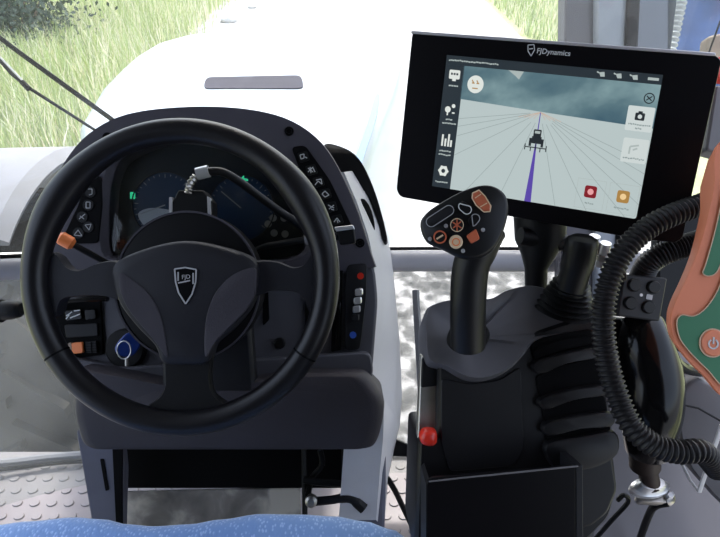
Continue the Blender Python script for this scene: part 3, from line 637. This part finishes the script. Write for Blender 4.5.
# ignition
ig = thing('ignition_key', 'blue-headed key in the round black ignition switch', 'key', V(127, 347, .855))
ig2 = ff
obj('switch_collar', dome(B(), ff, circ(127, 348, 20), [(1, -.004), (1, .006), (.9, .009)]), M['black'], ig)
obj('key_blade', tube(B(), [V(128, 350, .855), V(126, 346, .835)], .004, 8), M['steel'], ig)
slab('key_head', facing(127, 345, .83, yaw=20), spl([(118, 342), (128, 333), (138, 336), (140, 346), (132, 356), (120, 356), (115, 350)], 5), .008, M['blue'], ig, bevel=.002, label='blue plastic key head')
obj('key_ring', tube(B(), [V(122+7*math.cos(t*.39)+2, 350+9*math.sin(t*.39), .826) for t in range(16)], .0010, 6, closed=True), M['chrome'], ig)
obj('key_tag', tube(B(), [V(127, 359, .828), V(127, 366, .828)], .003, 8), M['steel'], ig)
# left edge handle
gh = thing('grab_handle', 'black handle reaching in at the left edge below the front rail', 'handle', V(-10, 310, .85))
obj('grip', tube(B(), spl([V(-60, 312, .85), V(-10, 311, .85), V(10, 310, .85), V(22, 309, .85)], 4, False), [.014]*5+[.015]*4+[.014, .013, .012, .009], 12), M['black'], gh)
obj('collar', tube(B(), [V(-4, 311, .85), V(2, 311, .85)], .018, 12), M['gloss'], gh)

# ============================================================ SEAT
x0, x1 = -.85, .075
bm = B(); NX, NY = 90, 40; rows = []
def front(x):
    px = CX+x*F/.72
    P = [(-400, 534), (-100, 530), (0, 526), (40, 521), (80, 517), (110, 519), (135, 524), (160, 526), (195, 524), (225, 519), (262, 513.5), (300, 514), (335, 516), (365, 521), (390, 529), (410, 541), (440, 560)]
    for (a, b), (c, d) in zip(P, P[1:]):
        if a <= px <= c:
            t = (px-a)/(c-a); t = t*t*(3-2*t); return b+(d-b)*t-2
    return P[0][1] if px < -400 else P[-1][1]
for i in range(NX+1):
    x = x0+(x1-x0)*i/NX; py = front(x); hz0 = .555
    g = ground(360, py, hz0); yf = g.y; row = []
    for j in range(NY+1):
        t = j/NY
        if t < .6: y = -.15+(yf-.02+.15)*(t/.6); z = hz0-.010+.010*math.sin(t/.6*1.57)+.0
        elif t < .85:
            a = (t-.6)/.25*math.pi/2; y = yf-.02+.03*math.sin(a); z = hz0-.03+.03*math.cos(a)
        else: y = yf+.01-.02*(t-.85)/.15; z = hz0-.03-.10*(t-.85)/.15
        row.append(bm.verts.new((x, y, z)))
    rows.append(row)
for a, b in zip(rows, rows[1:]):
    for j in range(NY): bm.faces.new((a[j], a[j+1], b[j+1], b[j]))
for r in (rows[0], rows[-1]): bm.faces.new(r)
bm.faces.new([r[0] for r in rows]+[r[-1] for r in rows[::-1]])
st_ = thing('driver_seat', 'blue speckled fabric seat cushion at the bottom edge', 'seat', (-.3, .2, 0))
obj('cushion', bm, M['fabric'], st_, angle=60)
obj('seat_base', box(B(), (-.62, -.1, 0), (-.05, .25, .42)), M['black'], st_, bevel=.02)

# ============================================================ RIGHT CONSOLE
cn = thing('armrest_console', 'black armrest control console with a grey dished top, below the display', 'console', (.17, .5, 0))
cf = facing(510, 400, .60)
obj('console_body', dome(B(), cf, rnd([(438, 352), (470, 372), (520, 356), (534, 332), (596, 312), (604, 350), (612, 430), (619, 490), (610, 520), (585, 545), (580, 560), (414, 560), (418, 440), (437, 440)], 7), [(1, -.12), (1, -.012), (.99, -.004), (.965, 0)]), M['cons'], cn, angle=40)
# panel seams
slab('front_panel', cf, rnd([(441, 378), (470, 384), (500, 380), (521, 366), (524, 450), (515, 466), (450, 472), (441, 440)], 6), .004, M['cons'], cn, z=.0022, bevel=.0012)
# dished top: a saddle surface patch
tf = facing(480, 330, .60, tilt=20)
def saddle():
    bm = B(); o = spl([(425, 335), (425, 315), (430, 305), (448, 299), (472, 298), (492, 297), (508, 289), (532, 284), (560, 290), (585, 292), (597, 300), (601, 318), (590, 329), (560, 334), (536, 341), (524, 355), (510, 369), (490, 378), (468, 378), (446, 367), (428, 360)], 5)
    A = [tf.hit(p[0], p[1], 0) for p in o]; c = tf.hit(476, 335, 0); K = 9; R = []
    R.append([bm.verts.new(tf.w(a.x, a.y, -.07)) for a in A]); R.append([bm.verts.new(tf.w(a.x, a.y, -.006)) for a in A])
    for k in range(K):
        s = 1-(k+.35)/K; h = 0 if k == 0 else -.018*(1-s)**.8
        R.append([bm.verts.new(tf.w(c.x+(a.x-c.x)*s, c.y+(a.y-c.y)*s, h*(1 if a.x < tf.hit(530, 320).x else .5))) for a in A])
    for r0, r1 in zip(R, R[1:]):
        for i in range(len(A)): bm.faces.new((r0[i], r0[(i+1) % len(A)], r1[(i+1) % len(A)], r1[i]))
    bm.faces.new(R[-1]); bm.faces.new(R[0][::-1]); return bm
obj('top_cover', saddle(), M['constop'], cn, angle=50, label='satin grey dished top cover')
# hydraulic lever bank
slots = [[(531, 345), (545, 337), (592, 329), (594, 349), (560, 354), (534, 361)], [(536, 377), (560, 366), (597, 358), (602, 386), (570, 391), (540, 399)], [(542, 408), (570, 400), (604, 395), (608, 416), (575, 420), (545, 423)], [(545, 434), (575, 427), (609, 424), (611, 432), (580, 437), (546, 441)]]
for s in slots: slab('lever_slot', cf, rnd(s, 4), .004, M['blackm'], cn, z=.0025)
levs = [[(532, 362), (560, 352), (594, 346), (597, 356), (565, 362), (537, 373)], [(538, 398), (565, 388), (602, 384), (604, 393), (572, 398), (542, 408)], [(543, 422), (570, 414), (608, 411), (610, 424), (578, 427), (545, 434)], [(545, 441), (580, 434), (612, 430), (615, 452), (590, 466), (558, 468), (546, 458)]]
for s in levs: pad('finger_lever', cf, spl(s, 4), [(1, -.01), (1, .005), (.95, .008), (.8, .0095)], M['cons'], cn, z=.002)
pad('finger_lever', cf, spl([(533, 352), (545, 343), (575, 336), (590, 338), (586, 345), (560, 350), (538, 358)], 4), [(1, -.01), (1, .002), (.8, .004)], M['blackm'], cn, z=.002)
slab('lower_cover', cf, rnd([(546, 472), (575, 470), (612, 452), (618, 490), (608, 514), (590, 528), (546, 532)], 6), .01, M['cons'], cn, z=.006, bevel=.003)
# side strip and red knob on the left flank
slab('side_strip', facing(428, 400, .615), rnd([(421, 356), (438, 358), (437, 452), (417, 452)], 2), .02, M['steel'], cn, bevel=.002, label='bright metal side strip')
slab('side_block', facing(430, 370, .612), rnd([(422, 358), (438, 360), (438, 386), (421, 388)], 2), .02, M['black'], cn, z=.002, bevel=.002)
_k = obj('knob', dome(B(), facing(428, 436, .60), spl([(419, 436), (423, 429), (431, 428), (436, 431), (436, 442), (430, 445), (422, 443)], 5), [(1, -.004), (1, .003), (.85, .008), (.5, .011)]), M['red'], cn, angle=70, label='red-orange knob')
obj('knob_stem', tube(B(), [V(431, 437, .602), V(434, 437, .63)], .004, 10), M['steel'], _k)
# tray in front
tb = thing('storage_bin', 'black open bin mounted low on the front of the armrest console', 'bin', V(505, 520, .54))
tfm = facing(505, 500, .545)
slab('front_wall', tfm, rnd([(426, 482), (432, 478), (576, 466), (576, 640), (426, 640)], 4), .006, M['housing'], tb, bevel=.0012)
slab('side_wall', tfm, [(576, 466), (583, 465), (584, 640), (576, 640)], .05, M['boxgrey'], tb, bevel=.001)
slab('side_wall', tfm, [(426, 484), (430, 480), (431, 640), (426, 640)], .05, M['boxgrey'], tb, z=-.001, bevel=.001)
obj('rim', tube(B(), [V(429, 481.5, .545), V(460, 478, .545), V(520, 472, .545), V(578, 466, .545)], .0009, 6), M['hgrey'], tb)

# ---- joystick
jf = facing(465, 222, .50, yaw=-12, tilt=6)
js = thing('joystick', 'black multi-button joystick standing on the console in front of the display', 'joystick', V(468, 338, .56))
head = spl([(420, 224), (426, 213), (440, 203), (462, 191), (482, 185), (496, 187), (506, 196), (508, 212), (503, 232), (494, 248), (480, 257), (462, 258), (444, 250), (426, 241)], 5)
obj('head', dome(B(), jf, head, [(.45, -.055), (.75, -.035), (.95, -.016), (1, -.008), (1, -.002), (.975, .0015), (.93, .003)]), M['joy'], js, angle=60)
hd_pts = spl([V(480, 232, .535), V(476, 250, .53), V(470, 272, .535), V(468, 305, .545), V(468, 345, .565)], 6, False)
obj('handle', tube(B(), hd_pts, [.024-.0065*min(1, i/9) for i in range(len(hd_pts))], 20), M['joy'], js, angle=70)
obj('collar', dome(B(), facing(468, 336, .572, tilt=30), circ(469, 335, 21, 15, n=30), [(1, -.012), (1, 0), (.92, .004)]), M['black'], js)
zz = .0035
def jb(name, pts, m, h=.003, **k): return pad(name, jf, pts, [(1, -.001), (1, h*.6), (.85, h)], m, js, z=zz, **k)
def outline(pts, w=.9, m='cream', z=None, par=js): return obj('button_outline', strokes(B(), jf, poly(*pts), w, zz+.0036 if z is None else z, .0005), M[m], par)
b = jb('button', [(473, 193), (479, 190), (485, 196), (491, 206), (490, 211), (484, 212), (476, 205), (472, 198)], M['orange2'], label='orange rocker button'); outline([(472.5, 193), (479, 190), (485, 196), (491, 206), (490, 211.5), (484, 212), (476, 205), (472, 198)], 1, 'cream', None, b)
obj('symbol', strokes(B(), jf, [((475, 198), (481, 194)), ((480, 207), (487, 203))], .8, zz+.0036, .0005), M['cream'], b)
b = jb('button', capsule(440, 216, 31, 10, -33), M['boxgrey'], label='long grey capsule button'); outline(capsule(440, 216, 31, 10, -33), .8, 'grey', None, b)
b = jb('button', capsule(465, 208, 14, 9, 40), M['black']); outline(capsule(465, 208, 14, 9, 40)[:14], .9, 'white', None, b)
b = jb('button', capsule(474, 220, 13, 9, -50), M['black']); outline(capsule(474, 220, 13, 9, -50)[:12], .9, 'grey', None, b)
b = jb('button', circ(457, 225, 6.5), M['boxgrey']); obj('symbol', strokes(B(), jf, [((452.5, 222), (461.5, 228)), ((453, 228), (461, 221.5)), ((457, 219), (457, 231))], 1.2, zz+.0036, .0005), M['orange2'], b)
outline(circ(457, 225, 6.5, n=16), .7, 'cream', None, b)
b = jb('button', circ(440, 237, 6.5), M['black']); outline(circ(440, 237, 6, n=16), 1.5, 'orange2', None, b); obj('symbol', strokes(B(), jf, [((436.5, 239), (443, 235))], 1.6, zz+.0036, .0005), M['cream'], b)
b = jb('button', circ(456, 242, 6.8), M['cream'], label='round cream button'); outline(circ(456, 242, 3.6, n=14), 1, 'orange', None, b)
b = jb('button', rnd([(466, 236), (476, 229), (480, 239), (471, 244)], 2), M['orange2'], label='square orange-red button')
for c_ in ((446, 226), (430, 239), (483, 230), (463, 251)): jb('small_button', circ(*c_, 2.1, n=10), M['grey'], .0015)
# ---- second lever with bellows
gl = thing('gear_lever', 'black lever with rubber bellows behind the joystick', 'lever', V(563, 305, .6))
P = spl([V(583, 236, .57), V(578, 262, .58), V(570, 290, .595), V(565, 312, .61)], 6, False)
obj('lever_grip', tube(B(), P, [.010, .0150]+[.0165]*6+[.0155]*(len(P)-8), 18), M['joy'], gl)
bm = B(); P = [V(572-i*.35, 282+i*1.15, .597+i*.0005) for i in range(26)]
tube(bm, P, [.017+.012*(i/25)+.0028*math.sin(i*1.55) for i in range(26)], 24); obj('bellows', bm, M['joy'], gl, angle=80)
# ---- display mount
dm = thing('display_mount', 'black funnel-shaped bracket holding the display from below', 'bracket', V(540, 300, .65))
P = [V(540, 206, .635), V(540, 240, .64), V(538, 256, .64), V(536, 268, .645), V(536, 300, .66)]
obj('funnel', tube(B(), P, [.030, .028, .019, .013, .012], 16), M['black'], dm, angle=50)
obj('clamp', tube(B(), [V(520, 236, .62), V(564, 243, .63)], .010, 12), M['black'], dm)

# ============================================================ DISPLAY
ex = Vector((.937, -.1998, .287)); ey = Vector((.0796, .9732, .2159))
toW = lambda v: RT*v.x + UP*v.y - FW*v.z
dfm = Fr(CAM+toW(Vector((.1856, .139, -.582))), toW(ex), toW(ey))
dp = thing('guidance_display', 'large black tractor guidance display showing a field map on its screen', 'display', dfm.w(0, -.09, -.02))
HO = [(412, 32), (715, 54), (722, 60), (700, 160), (683, 238), (676, 243), (626, 237), (400, 197), (396, 190), (404, 110)]
obj('housing', dome(B(), dfm, rnd(HO, 4), [(.99, -.035), (1, -.030), (1, -.002), (.995, 0)], z=0), M['housing'], dp, angle=30)
slab('top_edge', dfm, [(411, 30.5), (716, 52.5), (716, 56), (411, 33.5)], .030, M['bezelrim'], dp, z=.0012, bevel=.001, label='light grey top edge')
scn = slab('screen', dfm, rnd([(447, 55), (663, 75), (636, 219), (432, 186)], 3), .001, M['s_field'], dp, z=.0008)
# bilinear map: screen fractions (u right, v down) to picture points of the plane
q = [Vector(p) for p in ((447, 55), (663, 75), (636, 219), (432, 186))]
LC = [dfm.hit(*p, .0008) for p in q]
class ScreenFrame:
    def __init__(s): s.o = dfm.o; s.ex, s.ey, s.ez = dfm.ex, dfm.ey, dfm.ez
    def hit(s, u, v, z=0):
        a = LC[0].lerp(LC[1], u/217); b = LC[3].lerp(LC[2], u/217); p = a.lerp(b, v/136); p.z = .0008+z; return p
    def w(s, a, b, c=0): return dfm.w(a, b, c)
sf_ = ScreenFrame()
e1, e2, e3 = .0003, .0006, .0009
def sp_(name, pts, m, z=e1, **k): return slab(name, sf_, pts, .0002, M[m], scn, z=z, smooth=False, **k)
def rect(u0, v0, u1, v1): return [(u0, v0), (u1, v0), (u1, v1), (u0, v1)]
hzy = 43
sp_('sky_image', [(20, 8), (217, 8), (217, 49), (120, 46), (20, 42)], 's_sky')
sp_('toolbar', rect(0, 0, 21, 136), 's_bar'); sp_('status_bar', rect(0, 0, 217, 9), 's_bar', e2)
# guide lines run to the vanishing point
vp = Vector((107, hzy+3)); bm = B()
for end in ((21, 62), (21, 70), (21, 80), (21, 100), (38, 136), (76, 136), (136, 136), (168, 136), (206, 136), (217, 122), (217, 104), (217, 92), (217, 82)):
    e = Vector(end); strokes(bm, sf_, [(vp.lerp(e, .12), e)], .45, e1)
obj('guide_lines', bm, M['s_line'], scn, smooth=False)
bm = B()
for du in (-22, -16, -11, -6, 6, 11, 16, 22): strokes(bm, sf_, [(vp, (107+du, hzy+10))], .5, e2)
obj('far_lines', bm, M['s_orange'], scn, smooth=False)
sp_('purple_track', [(106.6, hzy+3), (107.4, hzy+3), (107.6, 76), (110.5, 136), (103.5, 136), (106.3, 76)], 's_purple', e2)
# little tractor drawn on the map
bm = B(); prism(bm, sf_, rnd(rect(103, 63, 111, 71), 1), .0002, e3); prism(bm, sf_, rect(102, 70, 112, 77), .0002, e3); prism(bm, sf_, rect(99.5, 72, 102, 80), .0002, e3); prism(bm, sf_, rect(112, 72, 114.5, 80), .0002, e3)
strokes(bm, sf_, [((96, 81), (118, 81)), ((96, 78), (96, 84)), ((118, 78), (118, 84)), ((107, 77), (107, 84)), ((102, 81), (102, 85)), ((112, 81), (112, 85))], 1, e3)
obj('tractor_icon', bm, M['s_dark'], scn, smooth=False); sp_('cab_window', rect(104.3, 64.5, 109.7, 67), 's_pale', .0012)
# toolbar icons
def icon(shapes, lines=(), w=1.4):
    bm = B()
    for p in shapes: prism(bm, sf_, p, .0002, e2)
    strokes(bm, sf_, lines, w, e2); obj('toolbar_icon', bm, M['s_white'], scn, smooth=False)
icon([rnd(rect(5, 14, 17, 23), 1.5), rect(9, 23, 13, 25)])
icon([circ(8, 54, 3.2), circ(14, 50, 2)], [((8, 55), (8, 60)), ((13, 57), (16, 57))])
icon([], [((6, 80), (6, 92)), ((9.5, 84), (9.5, 92)), ((13, 79), (13, 92)), ((16, 85), (16, 92))], 2)
icon([[(11+(6.2 if k % 2 == 0 else 5)*math.cos(k*math.pi/6), 118+(6.2 if k % 2 == 0 else 5)*math.sin(k*math.pi/6)) for k in range(12)]])
sp_('icon_hole', circ(11, 118, 2.2), 's_bar', e3); 
obj('icon_detail', strokes(B(), sf_, [((7, 18), (9, 18)), ((10, 18), (12, 18)), ((13, 18), (15, 18))], 2, e3), M['s_bar'], scn, smooth=False)
def marks(u, v, w):
    # unreadably small caption: broken dashes
    ln = []; x = u-w/2
    while x < u+w/2-1:
        l = random.uniform(.9, 2.6); ln.append(((x, v+random.uniform(-.5, .5)), (x+l, v+random.uniform(-.5, .5)))); x += l+.5
    obj('caption', strokes(B(), sf_, ln, 1.3, e3), M['s_line'] if u > 60 else M['s_pale'], scn, smooth=False)
marks(11, 30, 10); marks(11, 64, 8); marks(11, 68, 15); marks(11, 97, 14); marks(11, 101, 15); marks(11, 130, 15); marks(30, 4.6, 54)
bm = B()
for u in (158, 174, 189): prism(bm, sf_, [(u, 3), (u+5, 2.2), (u+6, 6.5), (u+2, 6.8)], .0002, e3); strokes(bm, sf_, [((u-2, 2.5), (u, 3.5))], 1.2, e3)
strokes(bm, sf_, [((204, 4.5), (214, 4.5))], 2.4, e3)
obj('status_icon', bm, M['s_pale'], scn, smooth=False)
face = sp_('satellite_badge', circ(35, 26, 8.8), 's_white', e2)
obj('badge_marks', strokes(B(), sf_, [((31, 22), (33, 25)), ((36, 22), (38, 25)), ((31, 25), (34, 25)), ((36, 25), (39, 25)), ((32, 30), (38, 30))], 1.1, e3), M['s_tan'], scn, smooth=False)
obj('compass_ring', strokes(B(), sf_, poly(*circ(208.5, 22, 4.6, n=18))+[((206, 20), (211, 24)), ((211, 20), (206, 24))], 1, e3), M['s_dark'], scn, smooth=False)
sp_('camera_card', rnd(rect(191, 30, 216, 53), 1.5), 's_card', e2)
bm = B(); prism(bm, sf_, rnd(rect(198.5, 36, 207.5, 43), 1.2), .0002, e3); prism(bm, sf_, rect(201, 34.5, 205, 36.5), .0002, e3); obj('camera_icon', bm, M['s_dark'], scn, smooth=False); sp_('camera_lens', circ(203, 39.5, 2), 's_card', .0012)
sp_('tool_card', rnd(rect(192, 60, 216, 83), 1.5), 's_card', e2)
obj('tool_icon', strokes(B(), sf_, [((199, 68), (207, 66)), ((199, 68), (199, 75)), ((202, 71), (206, 69))], 1.6, e3), M['s_pale'], scn, smooth=False)
marks(203.5, 47, 20); marks(203.5, 50.5, 6); marks(204, 79, 20)
for u, c1, c2, tx in ((169, 's_red', 's_pink', 'Start'), (201, 's_tan', 's_cream', 'Steering')):
    obj('card_outline', strokes(B(), sf_, poly((u-14, 104.5), (u+14, 104.5), (u+14, 133.5), (u-14, 133.5)), .4, e2), M['s_pale'], scn, smooth=False)
    sp_('record_button', rnd(rect(u-6, 110.5, u+6, 122.5), 2.5), c1, e2); sp_('button_dot', circ(u, 116.5, 3), c2, e3); marks(u, 128, 8 if u < 180 else 14)
sp_('cloud_patch', [(68, 9), (84, 9), (80, 17), (76, 14)], 's_pale', e2)
# brand mark on the bezel
obj('brand_emblem', strokes(B(), dfm, poly((528, 45), (534, 44.5), (534.5, 50), (531, 56), (528, 51))+[((529, 49), (533, 48.5))], .9, .0006), M['white'], dp)
text('brand_lettering', 'FJDynamics', dfm, 553.5, 52.3, 7.4, M['white'], dp, ang=-math.degrees(math.atan2(1, 1))*0, z=.0004, bold=.01)
d_ = [o for o in dp.children if o.name.startswith('brand_lettering')][0]
# small silver connectors beneath the display
for px, py, lab in ((592, 245, 'silver cable connector under the display, nearest the gear lever'), (603, 252, 'silver cable connector under the display, nearest the ribbed hose')):
    t_ = thing('cable_connector', lab, 'connector', V(px, py, .62))
    obj('barrel', tube(B(), [V(px-4, py+14, .63), V(px+1, py-2, .62), V(px+3, py-9, .615)], [.005, .007, .006], 12), M['silver'], t_)
    obj('collar', tube(B(), [V(px-2, py+6, .626), V(px, py+1, .622)], .0085, 12), M['steel'], t_)

# ============================================================ HOSES, BOXES, DEVICE ON THE RIGHT
def hose(name, ctrl, r, pitch, label, m='hose'):
    P = spl([V(*c) for c in ctrl], 14, False); L = [0]
    for a, b in zip(P, P[1:]): L.append(L[-1]+(b-a).length)
    n = int(L[-1]/pitch*6); pts = []; rad = []; j = 0
    for i in range(n+1):
        t = L[-1]*i/n
        while j < len(L)-2 and L[j+1] < t: j += 1
        pts.append(P[j].lerp(P[j+1], (t-L[j])/max(L[j+1]-L[j], 1e-9))); rad.append(r*(1+.13*(1 if (i % 6) < 3 else -1)*(.6 if i % 3 != 1 else 1)))
    return obj(name, tube(B(), pts, rad, 16), M[m], None, label, 'hose', angle=80)
hose('corrugated_hose', [(735, 186, .54), (705, 203, .535), (672, 215, .53), (645, 230, .53), (622, 254, .53), (608, 285, .53), (603, 320, .53), (607, 360, .53), (618, 398, .525), (633, 428, .515), (655, 446, .51), (680, 452, .51), (702, 452, .515), (718, 470, .54)], 0.0100, .0048, 'long ribbed black hose curving from the right edge down past the console')
hose('wrapped_hose', [(735, 228, .60), (705, 240, .59), (672, 250, .59), (650, 262, .60), (640, 280, .62)], .0115, .003, 'short black taped hose below the display, behind the green device')
cpm = thing('hose_clip', 'small dark clip on the ribbed hose above the four-button box', 'clip', V(620, 275, .54))
slab('clip_body', facing(620, 275, .535), rnd([(612, 265), (626, 266), (628, 280), (617, 285), (612, 280)], 2), .02, M['boxgrey'], cpm, bevel=.002)
# four-button box
fb = thing('button_box', 'dark box with four round buttons right of the ribbed hose', 'button box', V(642, 298, .6))
fbf = facing(642, 298, .59, yaw=10)
slab('case', fbf, rnd([(624, 274), (668, 278), (660, 322), (617, 316)], 3), .03, M['boxgrey'], fb, bevel=.002)
for c_ in ((634, 285), (653, 287), (630, 303), (648, 307)): pad('button', fbf, circ(*c_, 6.6), [(1, -.001), (1, .0015), (.85, .003)], M['black'], fb)
slab('square_mark', fbf, [(647, 294), (653, 295), (652, 300), (646, 299)], .001, M['grey'], fb, z=.0006); slab('dot_mark', fbf, circ(641.5, 295, 1.6, n=10), .001, M['white'], fb, z=.0006)
slab('dark_backing', facing(690, 280, .74), rnd([(658, 236), (700, 196), (735, 190), (735, 378), (690, 356), (660, 335)], 5), .02, M['black'], None, bevel=.003, label='flat black sheet added behind the hoses and the green device', cat='bracket')  # dark sheet added to cover bright grass between the hoses and handheld
# dark support arm
sa = thing('support_arm', 'glossy black curved support arm under the four-button box', 'arm', V(645, 400, .62))
P = spl([V(640, 322, .62), V(644, 345, .61), V(651, 375, .61), (V(652, 405, .61)), V(650, 430, .62), V(648, 450, .63)], 6, False)
obj('arm_body', tube(B(), P, [.024+.008*math.sin(math.pi*i/(len(P)-1)) for i in range(len(P))], 24), M['gloss'], sa, angle=70)
obj('arm_rod', tube(B(), spl([V(662, 330, .60), V(672, 355, .60), V(684, 368, .62), V(705, 372, .64)], 5, False), .006, 10), M['gloss'], sa)
slab('arm_block', facing(640, 335, .615), rnd([(612, 318), (662, 322), (668, 345), (650, 360), (612, 350)], 5), .03, M['black'], sa, bevel=.004)
slab('arm_bolt', facing(640, 335, .61), circ(628, 338, 3), .004, M['steel'], sa, z=.002)
# post
po = thing('mounting_post', 'short dark brown post on a silver flange below the ribbed hose', 'post', V(650, 492, .66))
obj('sleeve', tube(B(), [V(644, 430, .63), V(645, 466, .65)], .017, 20), M['brown'], po)
obj('pin', tube(B(), [V(646, 464, .65), V(651, 486, .66)], .011, 16), M['brown'], po)
obj('flange', dome(B(), facing(650, 487, .66, tilt=45), circ(650, 487, 20, 10, n=30), [(1, -.006), (1, 0), (.8, .002), (.65, .008), (.6, .010)]), M['silver'], po, label='silver flange')
obj('flange_foot', dome(B(), facing(660, 496, .665, tilt=45), capsule(656, 498, 40, 11, 4), [(1, -.006), (1, -.001), (.85, .002)]), M['steel'], po)
pad('flange_bolt', facing(671, 498, .66, tilt=40), circ(669, 496, 4.5, n=6), [(1, -.004), (1, .004), (.7, .006)], M['chrome'], po)
obj('black_cable', tube(B(), spl([V(668, 503, .66), V(655, 506, .67), V(648, 517, .70), V(638, 545, .76)], 5, False), .0045, 10), M['black'], None, 'black cable running down from the silver flange', 'cable')
obj('loose_cable', tube(B(), spl([V(618, 500, .72), V(624, 495, .71), V(628, 502, .72), V(612, 520, .74), V(590, 545, .76)], 5, False), .003, 8), M['black'], None, 'thin black cable at the foot of the armrest console', 'cable')
# sloping light panels low on the right
bm = B(); rf = facing(660, 480, .80, tilt=15)
slab('lower_side_cover', rf, rnd([(600, 330), (700, 330), (790, 400), (790, 640), (570, 640), (610, 440)], 8), .02, M['wall'], None, bevel=.004, label='plain grey cover panel behind the mounting post', cat='panel')
# grey rounded housing at the right edge
hg = thing('grey_housing', 'rounded grey housing at the right edge under the green device', 'housing', V(710, 440, .64))
obj('housing_shell', dome(B(), facing(720, 440, .63, yaw=-15), rnd([(677, 402), (683, 382), (695, 375), (730, 392), (780, 420), (780, 560), (716, 500), (690, 470), (680, 440)], 10), [(1, -.06), (1, -.012), (.97, -.003), (.92, 0)]), M['hgrey'], hg, angle=50)
obj('housing_seam', tube(B(), [V(679, 404, .618), V(698, 408, .616), V(740, 432, .612)], .0012, 6), M['black'], hg)
ct = thing('cable_tie', 'pale plastic tie hanging in a V from the hose at the right edge', 'tie', V(699, 490, .6))
obj('tie_strap', tube(B(), [V(682, 464, .60), V(690, 480, .60), V(699, 492, .60)], .0020, 8, flat=.5), M['tie'], ct)
obj('tie_tail', tube(B(), [V(699, 492, .60), V(708, 465, .59), V(722, 425, .58)], .0030, 8, flat=.5), M['tie'], ct)
# green and orange handheld
gd = thing('handheld_controller', 'green and orange handheld controller with a power button, right edge', 'controller', V(715, 330, .48))
gf = facing(715, 280, .47, yaw=-8, tilt=4)
body = spl([(722, 140), (714, 190), (702, 240), (688, 276), (675, 304), (671, 322), (675, 342), (688, 360), (706, 378), (730, 400), (790, 400), (790, 140)], 6)
obj('shell', dome(B(), gf, body, [(.80, -.026), (.93, -.016), (.995, -.004), (1, -.002), (.992, 0)]), M['dorange'], gd, angle=50)
g1 = spl([(730, 165), (722, 200), (715, 232), (706, 264), (703, 273), (709, 276), (717, 272), (724, 255), (731, 225), (740, 190)], 5)
g2 = spl([(740, 225), (728, 262), (718, 290), (706, 308), (694, 316), (682, 315), (677, 322), (680, 338), (690, 352), (708, 370), (730, 390), (780, 392), (780, 225)], 5)
slab('green_panel', gf, [tuple(p) for p in g1], .001, M['green'], gd, z=.0012, label='narrow green upper panel'); slab('green_panel', gf, [tuple(p) for p in g2], .001, M['green'], gd, z=.0012, label='large green lower panel')
obj('panel_outline', strokes(B(), gf, poly(*[tuple(p) for p in g1]), .9, .0018, .0006), M['doutline'], gd)
obj('panel_outline', strokes(B(), gf, poly(*[tuple(p) for p in g2]), .9, .0018, .0006), M['doutline'], gd)
pb = pad('power_button', gf, circ(713, 343, 12.5, 13.5), [(1, -.001), (1, .001), (.9, .0022)], M['dorange'], gd, z=.001, label='orange power button')
obj('button_ring', ring(B(), gf, [Vector(p) for p in circ(713, 343, 13.6, 14.6, n=32)], [Vector(p) for p in circ(713, 343, 12.4, 13.4, n=32)], .001, .0022), M['doutline'], gd)
ar = circ(713.5, 344, 4.6, n=24); cutp = [((ar[i]), (ar[(i+1) % 24])) for i in range(24) if i not in (16, 17, 18, 19)]
obj('power_symbol', strokes(B(), gf, cutp+[((714, 337), (713.5, 344))], 1.5, .0038, .0006), M['white'], pb)
# red and grey bits at right edge behind
obj('red_reflector', prism(B(), facing(722, 70, .66), rnd([(718, 56), (740, 56), (740, 80), (717, 78)], 3), .02), M['red'], None, 'red fitting touching the right edge beside the display corner', 'reflector', bevel=.002)
slab('side_handle', facing(716, 130, .70), rnd([(716, 85), (740, 85), (740, 160), (706, 150)], 4), .03, M['hgrey'], None, bevel=.004, label='grey upright grip at the right edge behind the display', cat='handle')
# lower right-hand door strut between column and console
slab('trim_9', facing(412, 380, 1.02, yaw=-30), rnd([(412, 290), (417, 290), (426, 452), (421, 452)], 1), .01, M['fender'], None, kind='structure')
slab('trim_10', facing(408, 440, 1.12), rnd([(388, 448), (398, 395), (402, 400), (396, 440), (424, 452), (424, 457), (388, 456)], 2), .01, M['seal'], None, kind='structure')

# ============================================================ LIGHT AND CAMERA
W = bpy.data.worlds.new('World'); S.world = W; W.use_nodes = True; nt = W.node_tree; bg = nt.nodes['Background']
sk = nt.nodes.new('ShaderNodeTexSky'); sk.sky_type = 'NISHITA'; sk.sun_disc = False; sk.sun_elevation = math.radians(55); sk.sun_rotation = math.radians(5); sk.dust_density = 4; sk.air_density = 1
mx = nt.nodes.new('ShaderNodeMixRGB'); mx.inputs['Fac'].default_value = .35; mx.inputs['Color2'].default_value = (4.6, 4.8, 5.3, 1)
nt.links.new(sk.outputs[0], mx.inputs['Color1']); nt.links.new(mx.outputs[0], bg.inputs['Color']); bg.inputs['Strength'].default_value = .60
sun = bpy.data.lights.new('sun', 'SUN'); sun.energy = 4.2; sun.angle = math.radians(6); sun.color = (1, .97, .92)
so = bpy.data.objects.new('sun', sun); COL.objects.link(so); so.location = (1, 6, 9)
so.rotation_euler = Vector((-.10, -.52, -.87)).to_track_quat('-Z', 'Y').to_euler()
cd = bpy.data.cameras.new('camera'); co = bpy.data.objects.new('camera', cd); COL.objects.link(co); co.location = CAM
co.rotation_euler = (math.pi/2-PITCH, 0, 0); cd.sensor_width = 36; cd.lens = F*36/720; cd.clip_start = .02; cd.clip_end = 200; cd.sensor_fit = 'HORIZONTAL'
S.camera = co
S.view_settings.view_transform = 'Standard'; S.view_settings.look = 'None'; S.view_settings.gamma = 1; S.view_settings.exposure = 0; S.view_settings.use_curve_mapping = False
S.cycles.use_denoising = True
S.cycles.transparent_max_bounces = 16
